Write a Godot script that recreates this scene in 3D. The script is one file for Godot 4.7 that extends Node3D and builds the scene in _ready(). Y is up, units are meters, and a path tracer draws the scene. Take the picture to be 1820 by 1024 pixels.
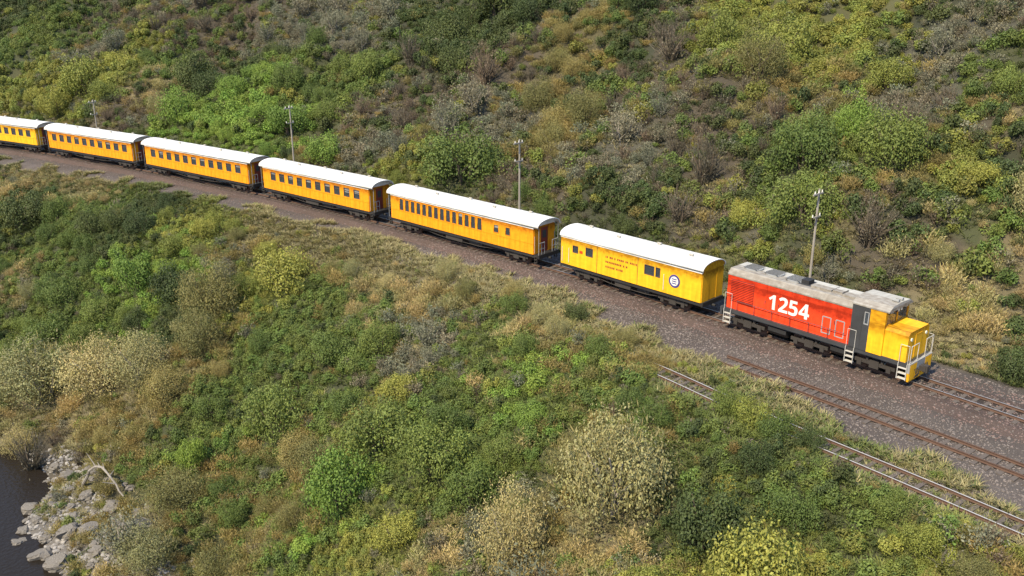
extends Node3D
# A heritage passenger train behind a red and yellow diesel, seen from the air on a shelf above a river.
# The place is laid out in track coordinates: s = metres back along the track from the locomotive's nose,
# o = metres from the track's centre towards the river (negative = uphill).

const T0 := 0.7138
const CURVE := 0.00307746
const S0 := -95.0
const DS := 0.25
var sx := PackedFloat32Array()
var sz := PackedFloat32Array()
var st_ := PackedFloat32Array()
var rng := RandomNumberGenerator.new()
var n_big := FastNoiseLite.new()
var n_mid := FastNoiseLite.new()
var n_kind := FastNoiseLite.new()
var M := {}
var taken := {}
var blocked: Array = []          # Vector3(s, o, radius) of single bushes, kept clear of the scrub
var kind_map := PackedByteArray()
const KS0 := -60
const KO0 := -75
const KW := 260
const KH := 125

# patches of vegetation: s, o, radius, kind (0 dark green, 1 green, 2 bright green, 3 yellow green, 4 ochre, 5 dry tan, 6 bare brown, 7 grey green)
const PATCHES := [135,-24,5.8,1,145,-27,5.1,0,126,-28,5.8,6,125,-15,4.5,3,120,-18,4,7,110,-18,5.2,3,109,-28,7.2,6,104,-19,3.4,1,102,-12,3.2,5,102,-8,3.2,6,90,-18,4,0,82,-12,5.5,2,78,-17,4.5,1,72,-17,3.6,1,100,-25,4.3,6,90,-26,4.1,7,78,-26,3.9,7,70,-30,4.6,0,62,-28,4.3,0,61,-14,4,6,55,-11,2.5,6,50,-15,3.7,7,61,-9,3.2,7,53,-7,3,3,47,-8,2.3,1,65,-7,2.6,4,53,-23,4,6,48,-25,3.9,4,40,-22,3.6,6,41,-17,3.6,4,41,-28,3.1,0,32,-32,4.2,3,25,-32,5.1,3,38,-30,3.1,6,23,-23,3.7,4,24,-18,3.1,6,14,-18,3.8,1,16,-20,2.4,2,14,-25,3,7,14,-33,3.1,7,17,-35,1.6,0,9,-27,2.1,1,8,-21,1.8,6,6,-23,1.8,5,10,-23,1.9,6,4,-19,2.1,0,5,-17,2.5,3,2,-16,1.4,5,16,-15,2.3,1,19,-16,2,0,11,-18,2.3,4,7,-12,2.1,0,5,-10,2.2,6,4,-13,1.6,1,1,-10,2.7,5,1,-7,2.3,5,0,-6,1.8,5,-4,-4,2.1,0,9,-12,2.1,4,37,-8,3.3,6,28,-7,3,0,37,-7,2.2,1,25,-11,3,6,33,-14,3.3,7,30,-19,3.3,6,97,8,2.8,5,89,6,3.4,5,91,10,3.4,0,82,14,5,1,82,18,2.4,5,74,11,3.7,0,65,15,4.5,2,66,9,2.9,3,55,12,1.6,7,50,13,2.8,3,56,6,3.4,4,45,7,3.1,4,42,14,2.9,1,38,8,2.4,5,33,6,2.8,5,29,4,2.7,4,21,9,2,5,66,20,4.9,1,54,17,3.1,0,64,26,4.1,5,55,24,3.4,5,49,20,2.2,4,48,26,2.7,4,56,30,2.8,6,41,25,2.6,1,38,26,1,2,40,22,2.6,1,40,18,2.7,1,35,18,0.9,6,33,17,2.6,1,27,19,2.4,3,29,22,2.4,4,28,14,2.5,7,24,12,2.4,1,17,10,1.5,4,12,8,2.2,4,12,13,2.1,1,17,13,1.5,2,16,17,2.5,1,20,21,2.8,1,24,25,2.2,2,24,28,1.4,1,36,28,2.8,4,27,29,2.2,4,34,32,1.9,5,44,31,2.1,4,18,25,2.7,3,13,23,1.6,5,11,22,1.6,7,8,17,2.5,4,5,20,1.7,5,4,13,2.2,1,1,15,2.3,0,0,11,1.8,1,-1,17,2.2,3,-5,14,2.1,1,-8,14,2.3,3,-11,13,1.2,4,-5,10,1.4,4,2,7,1.3,4,-9,10,1,6,23,18,2.3,1,32,25,2.4,1]


func _ready() -> void:
	# ---- camera, sky, sun, exposure
	var cam := Camera3D.new()
	cam.name = "camera"
	cam.position = Vector3(0, 21.7, 0)
	cam.rotation.x = -0.33371
	cam.fov = 34.48
	cam.near = 0.5
	cam.far = 900.0
	cam.current = true
	add_child(cam)
	var env := Environment.new()
	env.background_mode = Environment.BG_SKY
	var sky_m := ProceduralSkyMaterial.new()
	sky_m.sky_top_color = Color(0.42, 0.53, 0.70)
	sky_m.sky_horizon_color = Color(0.78, 0.81, 0.84)
	sky_m.ground_bottom_color = Color(0.16, 0.16, 0.12)
	sky_m.ground_horizon_color = Color(0.45, 0.46, 0.42)
	sky_m.sky_curve = 0.15
	sky_m.sky_energy_multiplier = 1.25
	var sky := Sky.new()
	sky.sky_material = sky_m
	env.sky = sky
	env.tonemap_mode = Environment.TONE_MAPPER_LINEAR
	env.tonemap_exposure = 1.72
	env.sdfgi_enabled = true
	env.ssao_enabled = true
	env.ssil_enabled = true
	var we := WorldEnvironment.new()
	we.name = "world"
	we.environment = env
	add_child(we)
	var sun := DirectionalLight3D.new()
	sun.name = "sun"
	sun.light_color = Color(1.0, 0.94, 0.83)
	sun.light_energy = 1.58
	sun.light_angular_distance = 0.55
	sun.shadow_enabled = true
	add_child(sun)
	sun.look_at_from_position(Vector3(-34, 62, 40), Vector3.ZERO, Vector3.UP)

	rng.seed = 20240611
	n_big.seed = 3
	n_big.frequency = 0.045
	n_big.fractal_octaves = 2
	n_mid.seed = 11
	n_mid.frequency = 0.16
	n_mid.fractal_octaves = 3
	n_kind.seed = 23
	n_kind.frequency = 0.07
	n_kind.fractal_octaves = 3
	lay_track()
	make_materials()
	map_kinds()

	# ---- setting
	build_ground()
	build_river()
	build_tracks()
	# ---- train
	build_locomotive()
	build_carriages()
	# ---- lineside
	build_poles()
	build_rocks()
	build_plants()


# ------------------------------------------------------------------ track frame
func lay_track() -> void:
	var n := int(360.0 / DS)
	sx.resize(n); sz.resize(n); st_.resize(n)
	var x := 0.0
	var z := 0.0
	for i in n:
		var s := S0 + i * DS
		var t := T0 + CURVE * clampf(s, -10.0, 150.0)
		st_[i] = t
		sx[i] = x; sz[i] = z
		x -= sin(t) * DS
		z -= cos(t) * DS
	var k := int(-S0 / DS)
	var ox := 22.34 - sx[k]
	var oz := -47.38 - sz[k]
	for i in n:
		sx[i] += ox
		sz[i] += oz


func heading(s: float) -> float:
	return T0 + CURVE * clampf(s, -10.0, 150.0)


func at(s: float, o: float, y: float) -> Vector3:
	var f := clampf((s - S0) / DS, 0.0, sx.size() - 2.0)
	var i := int(f)
	var u := f - i
	var t := heading(s)
	return Vector3(lerpf(sx[i], sx[i + 1], u) - o * cos(t), y, lerpf(sz[i], sz[i + 1], u) + o * sin(t))


func table(x: float, xs: Array, ys: Array) -> float:
	if x <= xs[0]:
		return ys[0]
	for i in range(1, xs.size()):
		if x <= xs[i]:
			return lerpf(ys[i - 1], ys[i], (x - xs[i - 1]) / (xs[i] - xs[i - 1]))
	return ys[-1]


func edge(s: float) -> float:
	return table(s, [-60.0, 8.0, 16.0, 30.0, 45.0, 80.0, 230.0], [12.5, 12.2, 10.5, 7.0, 5.2, 4.6, 4.4])


# where the plants begin on the river side of the shelf
func green_edge(s: float) -> float:
	return table(s, [-10.0, -4.0, 2.0, 7.0, 13.0, 19.0, 25.0, 33.0, 42.0, 50.0, 65.0, 85.0, 104.0], [8.6, 8.4, 7.8, 7.1, 6.0, 5.4, 3.9, 3.6, 4.3, 4.2, 4.7, 4.7, 5.6])


func ground_y(s: float, o: float) -> float:
	var e := edge(s)
	var p := at(s, o, 0)
	var y := -0.35
	if o > e:
		var t := o - e
		y -= 0.52 * t
		if y < -16.0:
			y = -16.0
		if t > 55.0:
			y = -16.0 + 0.5 * (t - 55.0)
		var a := smoothstep(0.5, 9.0, t)
		if t > 26.0:
			a *= 1.0 - 0.8 * smoothstep(26.0, 32.0, t)
		return y + a * (n_big.get_noise_2d(p.x, p.z) * 2.2 + n_mid.get_noise_2d(p.x, p.z) * 0.8) + 0.08 * n_mid.get_noise_2d(p.x * 3.0, p.z * 3.0)
	if o > -3.4:
		return y + 0.05 * n_mid.get_noise_2d(p.x * 3.0, p.z * 3.0)
	var d := -o - 3.4
	var g := clampf((s + 4.0) / 14.0, 0.0, 1.0)
	if d < 1.2:
		y = -0.35 - 0.15 * d / 1.2
	else:
		y = -0.5 + (0.35 + 0.55 * g) * minf(d - 1.2, 4.0) + 0.52 * maxf(0.0, d - 5.2)
	var b := smoothstep(0.8, 10.0, d)
	return y + b * (n_big.get_noise_2d(p.x, p.z) * 3.4 + n_mid.get_noise_2d(p.x, p.z) * 1.1) + 0.1 * n_mid.get_noise_2d(p.x * 3.0, p.z * 3.0)


# ------------------------------------------------------------------ naming and mesh helpers
func numbered(called: String) -> String:
	var k: int = taken.get(called, 0)
	taken[called] = k + 1
	return called if k == 0 else "%s_%03d" % [called, k]


func tag(o: Node3D, label: String, category := "", group := "", kind := "") -> Node3D:
	if label:
		o.set_meta("label", label)
	if category:
		o.set_meta("category", category)
	if group:
		o.set_meta("group", group)
	if kind:
		o.set_meta("kind", kind)
	return o


func thing(called: String, label: String, category: String, where := Transform3D(), group := "") -> Node3D:
	var o := Node3D.new()
	o.name = numbered(called)
	add_child(o)
	o.transform = where
	tag(o, label, category, group)
	return o


func part(called: String, mesh: Mesh, mat: Material, parent: Node3D, where := Transform3D()) -> MeshInstance3D:
	var o := MeshInstance3D.new()
	var k := 0
	var n := called
	while parent.has_node(NodePath(n)):
		k += 1
		n = "%s_%03d" % [called, k]
	o.name = n
	o.mesh = mesh
	o.material_override = mat
	o.transform = where
	parent.add_child(o, true)
	return o


func top(called: String, mesh: Mesh, mat: Material) -> MeshInstance3D:
	var o := MeshInstance3D.new()
	o.name = numbered(called)
	o.mesh = mesh
	o.material_override = mat
	add_child(o)
	return o


func mb() -> SurfaceTool:
	var s := SurfaceTool.new()
	s.begin(Mesh.PRIMITIVE_TRIANGLES)
	s.set_smooth_group(-1)
	return s


func done(s: SurfaceTool) -> ArrayMesh:
	s.generate_normals()
	return s.commit()


# a, b, c, d counterclockwise seen from outside
func quad(s: SurfaceTool, a: Vector3, b: Vector3, c: Vector3, d: Vector3) -> void:
	for v in [a, c, b, a, d, c]:
		s.add_vertex(v)


func box(s: SurfaceTool, c: Vector3, size: Vector3, b := Basis()) -> void:
	var h := size * 0.5
	var v := []
	for i in 8:
		v.append(c + b * Vector3(h.x if i & 1 else -h.x, h.y if i & 2 else -h.y, h.z if i & 4 else -h.z))
	quad(s, v[4], v[5], v[7], v[6])
	quad(s, v[1], v[0], v[2], v[3])
	quad(s, v[5], v[1], v[3], v[7])
	quad(s, v[0], v[4], v[6], v[2])
	quad(s, v[6], v[7], v[3], v[2])
	quad(s, v[0], v[1], v[5], v[4])


func span(s: SurfaceTool, a: Vector3, b: Vector3) -> void:
	box(s, (a + b) * 0.5, (b - a).abs())


func tube(s: SurfaceTool, a: Vector3, b: Vector3, r: float, n := 6, r2 := -1.0) -> void:
	if r2 < 0:
		r2 = r
	var d := (b - a).normalized()
	var u := d.cross(Vector3.UP if absf(d.y) < 0.9 else Vector3.RIGHT).normalized()
	var w := d.cross(u)
	for i in n:
		var p := TAU * i / n
		var q := TAU * (i + 1) / n
		var e0 := u * cos(p) + w * sin(p)
		var e1 := u * cos(q) + w * sin(q)
		quad(s, a + e0 * r, a + e1 * r, b + e1 * r2, b + e0 * r2)
		for v in [a, a + e0 * r, a + e1 * r, b, b + e1 * r2, b + e0 * r2]:
			s.add_vertex(v)


# closed outline in (z, y), counterclockwise seen from +x, run from x0 to x1
func run(s: SurfaceTool, outline: PackedVector2Array, x0: float, x1: float, smooth_from := 999) -> void:
	var n := outline.size()
	for i in n:
		var a := outline[i]
		var b := outline[(i + 1) % n]
		s.set_smooth_group(1 if i >= smooth_from else -1)
		quad(s, Vector3(x0, a.y, a.x), Vector3(x1, a.y, a.x), Vector3(x1, b.y, b.x), Vector3(x0, b.y, b.x))
	s.set_smooth_group(-1)
	var tri := Geometry2D.triangulate_polygon(outline)
	for k in range(0, tri.size(), 3):
		var p := [outline[tri[k]], outline[tri[k + 1]], outline[tri[k + 2]]]
		for e in [x0, x1]:
			for q in p:
				s.add_vertex(Vector3(e, q.y, q.x))


func arch(half: float, y: float, rise: float, thick: float, n := 12) -> PackedVector2Array:
	var r := PackedVector2Array()
	for i in n + 1:
		var t := PI * i / n
		r.append(Vector2(-half * cos(t), y + rise * pow(sin(t), 0.8)))
	for i in range(n, -1, -1):
		var t := PI * i / n
		r.append(Vector2(-(half - thick) * cos(t), y - 0.002 + (rise - thick) * pow(sin(t), 0.8)))
	r.reverse()
	return r


# ------------------------------------------------------------------ materials
func noise_tex(seed_: int, freq: float, lo: Color, hi: Color, oct := 4, size := 512, as_normal := false) -> NoiseTexture2D:
	var f := FastNoiseLite.new()
	f.seed = seed_
	f.frequency = freq
	f.fractal_octaves = oct
	var t := NoiseTexture2D.new()
	t.width = size
	t.height = size
	t.seamless = true
	t.noise = f
	t.as_normal_map = as_normal
	if as_normal:
		t.bump_strength = 6.0
	else:
		var g := Gradient.new()
		g.set_color(0, lo)
		g.set_color(1, hi)
		t.color_ramp = g
	return t


func lin(r: float, g: float, b: float) -> Color:
	return Color(r, g, b).linear_to_srgb()


func paint(c: Color, rough := 0.45, dirt := 0.25, metal := 0.0, scale := 0.12) -> StandardMaterial3D:
	var m := StandardMaterial3D.new()
	m.albedo_color = c
	m.roughness = rough
	m.metallic = metal
	if dirt > 0.0:
		m.albedo_texture = M.dirt
		m.uv1_triplanar = true
		m.uv1_scale = Vector3.ONE * scale
		m.uv1_world_triplanar = false
	return m


# old paint: faint vertical streaks, and brown brake dust thrown up along the lower edge of the sides
var wear: ImageTexture


func worn(c: Color) -> StandardMaterial3D:
	if wear == null:
		var f := FastNoiseLite.new()
		f.seed = 77
		f.frequency = 0.02
		f.fractal_octaves = 3
		var img := Image.create(512, 512, false, Image.FORMAT_RGB8)
		for y in 512:
			for x in 512:
				var hgt := y / 512.0 * 4.0
				var a := f.get_noise_2d(x * 3.0, y * 0.12)
				var b := f.get_noise_2d(x * 1.3 + 900.0, y * 1.3)
				var v := 0.94 + 0.09 * a + 0.05 * b
				var low := smoothstep(1.62 + 0.5 * a, 1.0, hgt) if hgt > 0.9 else 0.6
				var dust := clampf(low * (0.55 + 0.5 * b), 0.0, 0.6)
				img.set_pixel(x, y, Color(v, v * 0.995, v * 0.985).lerp(Color(0.42, 0.35, 0.29), dust))
		wear = ImageTexture.create_from_image(img)
	var m := StandardMaterial3D.new()
	m.albedo_color = c
	m.albedo_texture = wear
	m.uv1_triplanar = true
	m.uv1_scale = Vector3(0.11, 0.25, 0.25)
	m.roughness = 0.45
	m.metallic_specular = 0.35
	return m


func make_materials() -> void:
	M.dirt = noise_tex(5, 0.012, Color(0.86, 0.84, 0.81), Color(1, 1, 1), 5)
	var speck := noise_tex(8, 0.11, Color(0.55, 0.53, 0.51), Color(1, 1, 1), 4)
	var bump := noise_tex(9, 0.12, Color.BLACK, Color.WHITE, 3)
	M.yellow = worn(lin(0.84, 0.44, 0.018))
	M.amber = worn(lin(0.82, 0.315, 0.012))
	M.loco_yellow = worn(lin(0.84, 0.44, 0.018))
	M.red = worn(lin(0.76, 0.06, 0.016))
	M.white = paint(lin(0.78, 0.77, 0.72), 0.5)
	M.roof = paint(lin(0.74, 0.74, 0.71), 0.5, 0.2)
	M.loco_roof = worn(lin(0.43, 0.42, 0.38))
	M.rail_white = paint(lin(0.5, 0.49, 0.45), 0.55)
	M.grey = paint(lin(0.30, 0.31, 0.31), 0.5)
	M.slate = paint(lin(0.045, 0.047, 0.05), 0.5)
	M.black = paint(lin(0.022, 0.021, 0.02), 0.6)
	M.gear = paint(lin(0.04, 0.034, 0.028), 0.75)
	M.maroon = paint(lin(0.2, 0.03, 0.02), 0.5)
	M.blue = paint(lin(0.06, 0.06, 0.22), 0.4)
	M.inside = paint(lin(0.09, 0.06, 0.04), 0.7)
	M.wood = paint(lin(0.16, 0.12, 0.09), 0.85)
	M.pole = paint(lin(0.29, 0.265, 0.225), 0.9)
	M.glass = StandardMaterial3D.new()
	M.glass.albedo_color = Color(0.3, 0.33, 0.36, 0.45)
	M.glass.transparency = BaseMaterial3D.TRANSPARENCY_ALPHA
	M.glass.roughness = 0.06
	M.lamp = StandardMaterial3D.new()
	M.lamp.albedo_color = Color(0.85, 0.85, 0.8)
	M.lamp.roughness = 0.1
	M.rust = paint(lin(0.10, 0.055, 0.035), 0.8, 0.3)
	M.shine = StandardMaterial3D.new()
	M.shine.albedo_color = lin(0.55, 0.53, 0.5)
	M.shine.metallic = 0.75
	M.shine.roughness = 0.38
	M.bright = M.shine.duplicate()
	M.bright.albedo_color = lin(0.46, 0.44, 0.40)
	M.bright.metallic = 0.35
	M.bright.roughness = 0.5
	M.sleeper = paint(lin(0.10, 0.082, 0.068), 0.9, 0.4, 0.0, 1.2)
	M.ground = StandardMaterial3D.new()
	M.ground.vertex_color_use_as_albedo = true
	M.ground.albedo_texture = speck
	M.ground.roughness = 0.95
	M.ground.uv1_triplanar = true
	M.ground.uv1_world_triplanar = true
	M.ground.uv1_scale = Vector3.ONE * 0.35
	M.ground.heightmap_enabled = true
	M.ground.heightmap_texture = bump
	M.ground.heightmap_scale = 6.0
	M.ballast = M.ground.duplicate()
	M.ballast.uv1_scale = Vector3.ONE * 0.8
	M.stone = StandardMaterial3D.new()
	M.stone.vertex_color_use_as_albedo = true
	M.stone.roughness = 0.9
	M.boulder = StandardMaterial3D.new()
	M.boulder.albedo_color = lin(0.23, 0.21, 0.18)
	M.boulder.albedo_texture = noise_tex(14, 0.03, Color(0.55, 0.53, 0.5), Color(1, 1, 1), 5)
	M.boulder.uv1_triplanar = true
	M.boulder.uv1_world_triplanar = true
	M.boulder.uv1_scale = Vector3.ONE * 0.6
	M.boulder.roughness = 0.9
	M.water = StandardMaterial3D.new()
	M.water.albedo_color = lin(0.016, 0.013, 0.010)
	M.water.roughness = 0.22
	M.water.metallic_specular = 0.2
	M.water.normal_enabled = true
	M.water.normal_texture = noise_tex(17, 0.03, Color.BLACK, Color.WHITE, 3, 512, true)
	M.water.normal_scale = 0.35
	M.water.uv1_triplanar = true
	M.water.uv1_world_triplanar = true
	M.water.uv1_scale = Vector3.ONE * 0.15
	M.leaf = StandardMaterial3D.new()
	M.leaf.vertex_color_use_as_albedo = true
	M.leaf.roughness = 0.75
	M.leaf.cull_mode = BaseMaterial3D.CULL_DISABLED
	M.leaf.backlight_enabled = true
	M.leaf.backlight = Color(0.7, 0.7, 0.6)
	M.bark = paint(lin(0.11, 0.085, 0.06), 0.95, 0.4, 0.0, 1.5)
	M.pale_bark = paint(lin(0.27, 0.245, 0.21), 0.95, 0.3, 0.0, 1.5)


# ------------------------------------------------------------------ the setting
func map_kinds() -> void:
	kind_map.resize(KW * KH)
	for a in KW:
		for b in KH:
			var s := float(KS0 + a)
			var o := float(KO0 + b)
			var best := 9.0
			var kind := -1
			for i in range(0, PATCHES.size(), 4):
				var ds: float = s - PATCHES[i]
				var d_o: float = o - PATCHES[i + 1]
				var q := sqrt(ds * ds + d_o * d_o) / float(PATCHES[i + 2])
				if q < best:
					best = q
					kind = int(PATCHES[i + 3])
			if best > 2.2:
				var v := n_kind.get_noise_2d(s * 2.0, o * 2.0)
				kind = [4, 1, 7, 0, 6, 1, 3, 7][clampi(int((v + 0.6) * 6.6), 0, 7)]
			kind_map[a * KH + b] = kind


func kind_at(s: float, o: float) -> int:
	var a := clampi(int(s + 0.5) - KS0, 0, KW - 1)
	var b := clampi(int(o + 0.5) - KO0, 0, KH - 1)
	return kind_map[a * KH + b]


const SOIL := [Color(0.055, 0.06, 0.03), Color(0.075, 0.085, 0.035), Color(0.08, 0.1, 0.03), Color(0.11, 0.11, 0.04), Color(0.12, 0.105, 0.05), Color(0.20, 0.172, 0.095), Color(0.095, 0.08, 0.055), Color(0.10, 0.097, 0.07)]


func build_ground() -> void:
	var os := PackedFloat32Array()
	var o := 78.0
	while o > -190.0:
		os.append(o)
		o -= 0.5 if o < 16.0 and o > -14.0 else (0.9 if o < 42.0 and o > -60.0 else 3.0)
	var ns := 0
	var ss := PackedFloat32Array()
	var s := -72.0
	while s < 235.0:
		ss.append(s)
		s += 0.8 if s > -20.0 and s < 130.0 else 2.0
	ns = ss.size()
	var no := os.size()
	var pos := PackedVector3Array()
	var col := PackedColorArray()
	pos.resize(ns * no)
	col.resize(ns * no)
	for i in ns:
		for j in no:
			var p := at(ss[i], os[j], ground_y(ss[i], os[j]))
			pos[i * no + j] = p
			var e := edge(ss[i]) + n_mid.get_noise_2d(p.x, p.z) * 1.2
			var c := Color(0.13, 0.106, 0.09)
			var ge := green_edge(ss[i]) + n_mid.get_noise_2d(p.x * 2.0, p.z * 2.0) * 1.3
			var oj := os[j]
			var k: Color = SOIL[kind_at(ss[i], oj)]
			if oj > e + 24.0:
				c = k.lerp(Color(0.19, 0.175, 0.155), smoothstep(24.0, 28.0, oj - e))
			elif oj > ge:
				c = c.lerp(k * 0.85, smoothstep(0.0, 1.2, oj - ge))
			elif oj < -3.0:
				c = c.lerp(k, smoothstep(-3.0, -5.5, oj))
			elif oj > 3.0:
				c = c.lerp(Color(0.17, 0.143, 0.124), clampf(n_kind.get_noise_2d(p.x * 1.4, p.z * 1.4) * 1.2 + 0.3, 0.0, 1.0))
			var v := 1.0 + 0.25 * n_mid.get_noise_2d(p.x * 2.0 + 50.0, p.z * 2.0)
			col[i * no + j] = Color(c.r * v, c.g * v, c.b * v)
	var nor := PackedVector3Array()
	nor.resize(ns * no)
	for i in ns:
		for j in no:
			var a := pos[mini(i + 1, ns - 1) * no + j] - pos[maxi(i - 1, 0) * no + j]
			var b := pos[i * no + maxi(j - 1, 0)] - pos[i * no + mini(j + 1, no - 1)]
			nor[i * no + j] = a.cross(b).normalized()
	var idx := PackedInt32Array()
	for i in ns - 1:
		for j in no - 1:
			var v0 := i * no + j
			var v1 := v0 + no
			idx.append_array([v0, v1, v0 + 1, v1, v1 + 1, v0 + 1])
	var arr := []
	arr.resize(Mesh.ARRAY_MAX)
	arr[Mesh.ARRAY_VERTEX] = pos
	arr[Mesh.ARRAY_NORMAL] = nor
	arr[Mesh.ARRAY_COLOR] = col
	arr[Mesh.ARRAY_INDEX] = idx
	var m := ArrayMesh.new()
	m.add_surface_from_arrays(Mesh.PRIMITIVE_TRIANGLES, arr)
	tag(top("ground", m, M.ground), "valley side cut by a level railway shelf above the river", "ground", "", "structure")


func build_river() -> void:
	var s := mb()
	var a := -72.0
	while a < 232.0:
		var lo0 := edge(a) + 22.0
		var lo1 := edge(a + 4.0) + 22.0
		quad(s, at(a, lo0 + 38.0, -14.9), at(a + 4.0, lo1 + 38.0, -14.9), at(a + 4.0, lo1, -14.9), at(a, lo0, -14.9))
		a += 4.0
	tag(top("river", done(s), M.water), "dark still river below the bank in the near corner", "river", "", "structure")


func strip(s: SurfaceTool, prof: Array, s0: float, s1: float, o_of: Callable, step := 1.0) -> void:
	var a := s0
	while a < s1 - 0.01:
		var b := minf(a + step, s1)
		for k in prof.size() - 1:
			var p: Vector2 = prof[k]
			var q: Vector2 = prof[k + 1]
			var oa: float = o_of.call(a)
			var ob: float = o_of.call(b)
			quad(s, at(a, oa + q.x, q.y), at(b, ob + q.x, q.y), at(b, ob + p.x, p.y), at(a, oa + p.x, p.y))
		a = b


func main_o(_s: float) -> float:
	return 0.0


func mid_o(s: float) -> float:
	return 5.45 - 0.3 * smoothstep(2.0, 20.0, s)


func near_o(s: float) -> float:
	return 10.3 - 0.9 * smoothstep(0.0, 14.0, s)


func rail_track(called: String, label: String, group: String, o_of: Callable, s0: float, s1: float, drop: float, shine: Material, sl0: float, sl1: float) -> void:
	var t := thing(called, label, "railway track", Transform3D(), group)
	var g := 0.535
	for k in [-1, 1]:
		var f := func(s): return float(o_of.call(s)) + k * g
		var r := mb()
		strip(r, [Vector2(-0.06, -0.15 - drop), Vector2(-0.06, -0.12 - drop), Vector2(-0.012, -0.10 - drop), Vector2(-0.012, -0.04 - drop), Vector2(-0.035, -0.03 - drop), Vector2(-0.035, -0.004 - drop), Vector2(0.035, -0.004 - drop), Vector2(0.035, -0.03 - drop), Vector2(0.012, -0.04 - drop), Vector2(0.012, -0.10 - drop), Vector2(0.06, -0.12 - drop), Vector2(0.06, -0.15 - drop)], s0, s1, f)
		var rail := part("rail", done(r), M.rust, t)
		var h := mb()
		strip(h, [Vector2(-0.033, -drop), Vector2(0.033, -drop)], s0, s1, f)
		part("rail_head", done(h), shine, rail)
	var sm := []
	for v in 3:
		var b := mb()
		box(b, Vector3(0, -0.075, 0), Vector3(0.22, 0.15, 2.05 + 0.04 * v))
		sm.append(done(b))
	var a := sl0
	while a < sl1:
		var th := heading(a)
		var basis := Basis(Vector3(sin(th), 0, cos(th)), Vector3.UP, Vector3(-cos(th), 0, sin(th)))
		basis = basis.rotated(Vector3.UP, rng.randf_range(-0.03, 0.03))
		part("sleeper", sm[rng.randi() % 3], M.sleeper, t, Transform3D(basis, at(a, float(o_of.call(a)) + rng.randf_range(-0.05, 0.05), -0.152 - drop)))
		a += 0.62


func build_tracks() -> void:
	var b := mb()
	strip(b, [Vector2(-2.6, -0.42), Vector2(-1.5, -0.17), Vector2(-0.5, -0.2), Vector2(0.5, -0.2), Vector2(1.5, -0.17), Vector2(2.7, -0.42)], -70.0, 180.0, main_o)
	tag(top("ballast", bed_colours(b), M.ballast), "rust brown stone ballast bed under the main line", "ballast", "", "structure")
	rail_track("main_line", "polished main line rails on wooden sleepers under the train", "", main_o, -60.0, 170.0, 0.0, M.shine, -32.0, 126.0)
	rail_track("siding", "rusty middle siding sunk in grey gravel between the other two tracks", "", mid_o, -55.0, 9.0, 0.14, M.rust, -30.0, 8.0)
	rail_track("siding", "pale shining rails of the siding nearest the bank, half lost in grass", "", near_o, -55.0, 15.0, 0.12, M.bright, -30.0, 12.0)
	# loose stones
	var where: Array[Transform3D] = []
	var cols := PackedColorArray()
	for i in 42000:
		var s := rng.randf_range(-16.0, 40.0) if i % 3 else rng.randf_range(-16.0, 110.0)
		var e := edge(s)
		var o := rng.randf_range(-3.6, e + 0.5)
		var y := ground_y(s, o)
		if absf(o) < 2.6:
			y = maxf(y, -0.2 - 0.19 * clampf(absf(o) - 1.55, 0.0, 1.0))
			if s > 0.5 and absf(o) < 0.9:
				continue
		var r := rng.randf_range(0.03, 0.065)
		if rng.randf() < 0.03:
			r *= 1.8
		var bs := Basis.from_euler(Vector3(rng.randf() * TAU, rng.randf() * TAU, 0)).scaled(Vector3(r, r * 0.75, r))
		where.append(Transform3D(bs, at(s, o, y + r * 0.15)))
		var v := rng.randf_range(0.65, 1.1)
		var c := Color(0.165, 0.112, 0.095) if absf(o) < 2.4 + rng.randf() and rng.randf() < 0.7 else Color(0.16, 0.134, 0.116)
		cols.append(Color(c.r * v, c.g * v, c.b * v))
	scatter("ballast_stones", stone_mesh(4, 1), M.stone, where, cols, "loose grey and rust brown ballast stones strewn over the railway shelf", "stones")


# the bed is darker with oil between the rails and rusty on its shoulders
func bed_colours(s: SurfaceTool) -> ArrayMesh:
	var arr := coloured(s, Color.WHITE).surface_get_arrays(0)
	var pos: PackedVector3Array = arr[Mesh.ARRAY_VERTEX]
	var cols := PackedColorArray()
	cols.resize(pos.size())
	for i in pos.size():
		var k := (i / 6) % 5
		var c: Color = [Color(0.15, 0.12, 0.1), Color(0.15, 0.105, 0.085), Color(0.085, 0.066, 0.055), Color(0.16, 0.108, 0.086), Color(0.175, 0.122, 0.098)][k]
		var v := 1.0 + 0.25 * n_mid.get_noise_2d(pos[i].x, pos[i].z)
		cols[i] = Color(c.r * v, c.g * v, c.b * v)
	arr[Mesh.ARRAY_COLOR] = cols
	var r := ArrayMesh.new()
	r.add_surface_from_arrays(Mesh.PRIMITIVE_TRIANGLES, arr)
	return r


func coloured(s: SurfaceTool, c: Color) -> ArrayMesh:
	var m := done(s)
	var arr := m.surface_get_arrays(0)
	var cols := PackedColorArray()
	cols.resize(arr[Mesh.ARRAY_VERTEX].size())
	cols.fill(c)
	arr[Mesh.ARRAY_COLOR] = cols
	var r := ArrayMesh.new()
	r.add_surface_from_arrays(Mesh.PRIMITIVE_TRIANGLES, arr)
	return r


func scatter(called: String, mesh: Mesh, mat: Material, where: Array[Transform3D], cols: PackedColorArray, label: String, category: String) -> void:
	if where.is_empty():
		return
	var mm := MultiMesh.new()
	mm.transform_format = MultiMesh.TRANSFORM_3D
	mm.use_colors = true
	mm.mesh = mesh
	mm.instance_count = where.size()
	for i in where.size():
		mm.set_instance_transform(i, where[i])
		mm.set_instance_color(i, cols[i])
	var o := MultiMeshInstance3D.new()
	o.name = numbered(called)
	o.multimesh = mm
	o.material_override = mat
	add_child(o)
	tag(o, label, category, "", "stuff")


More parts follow.
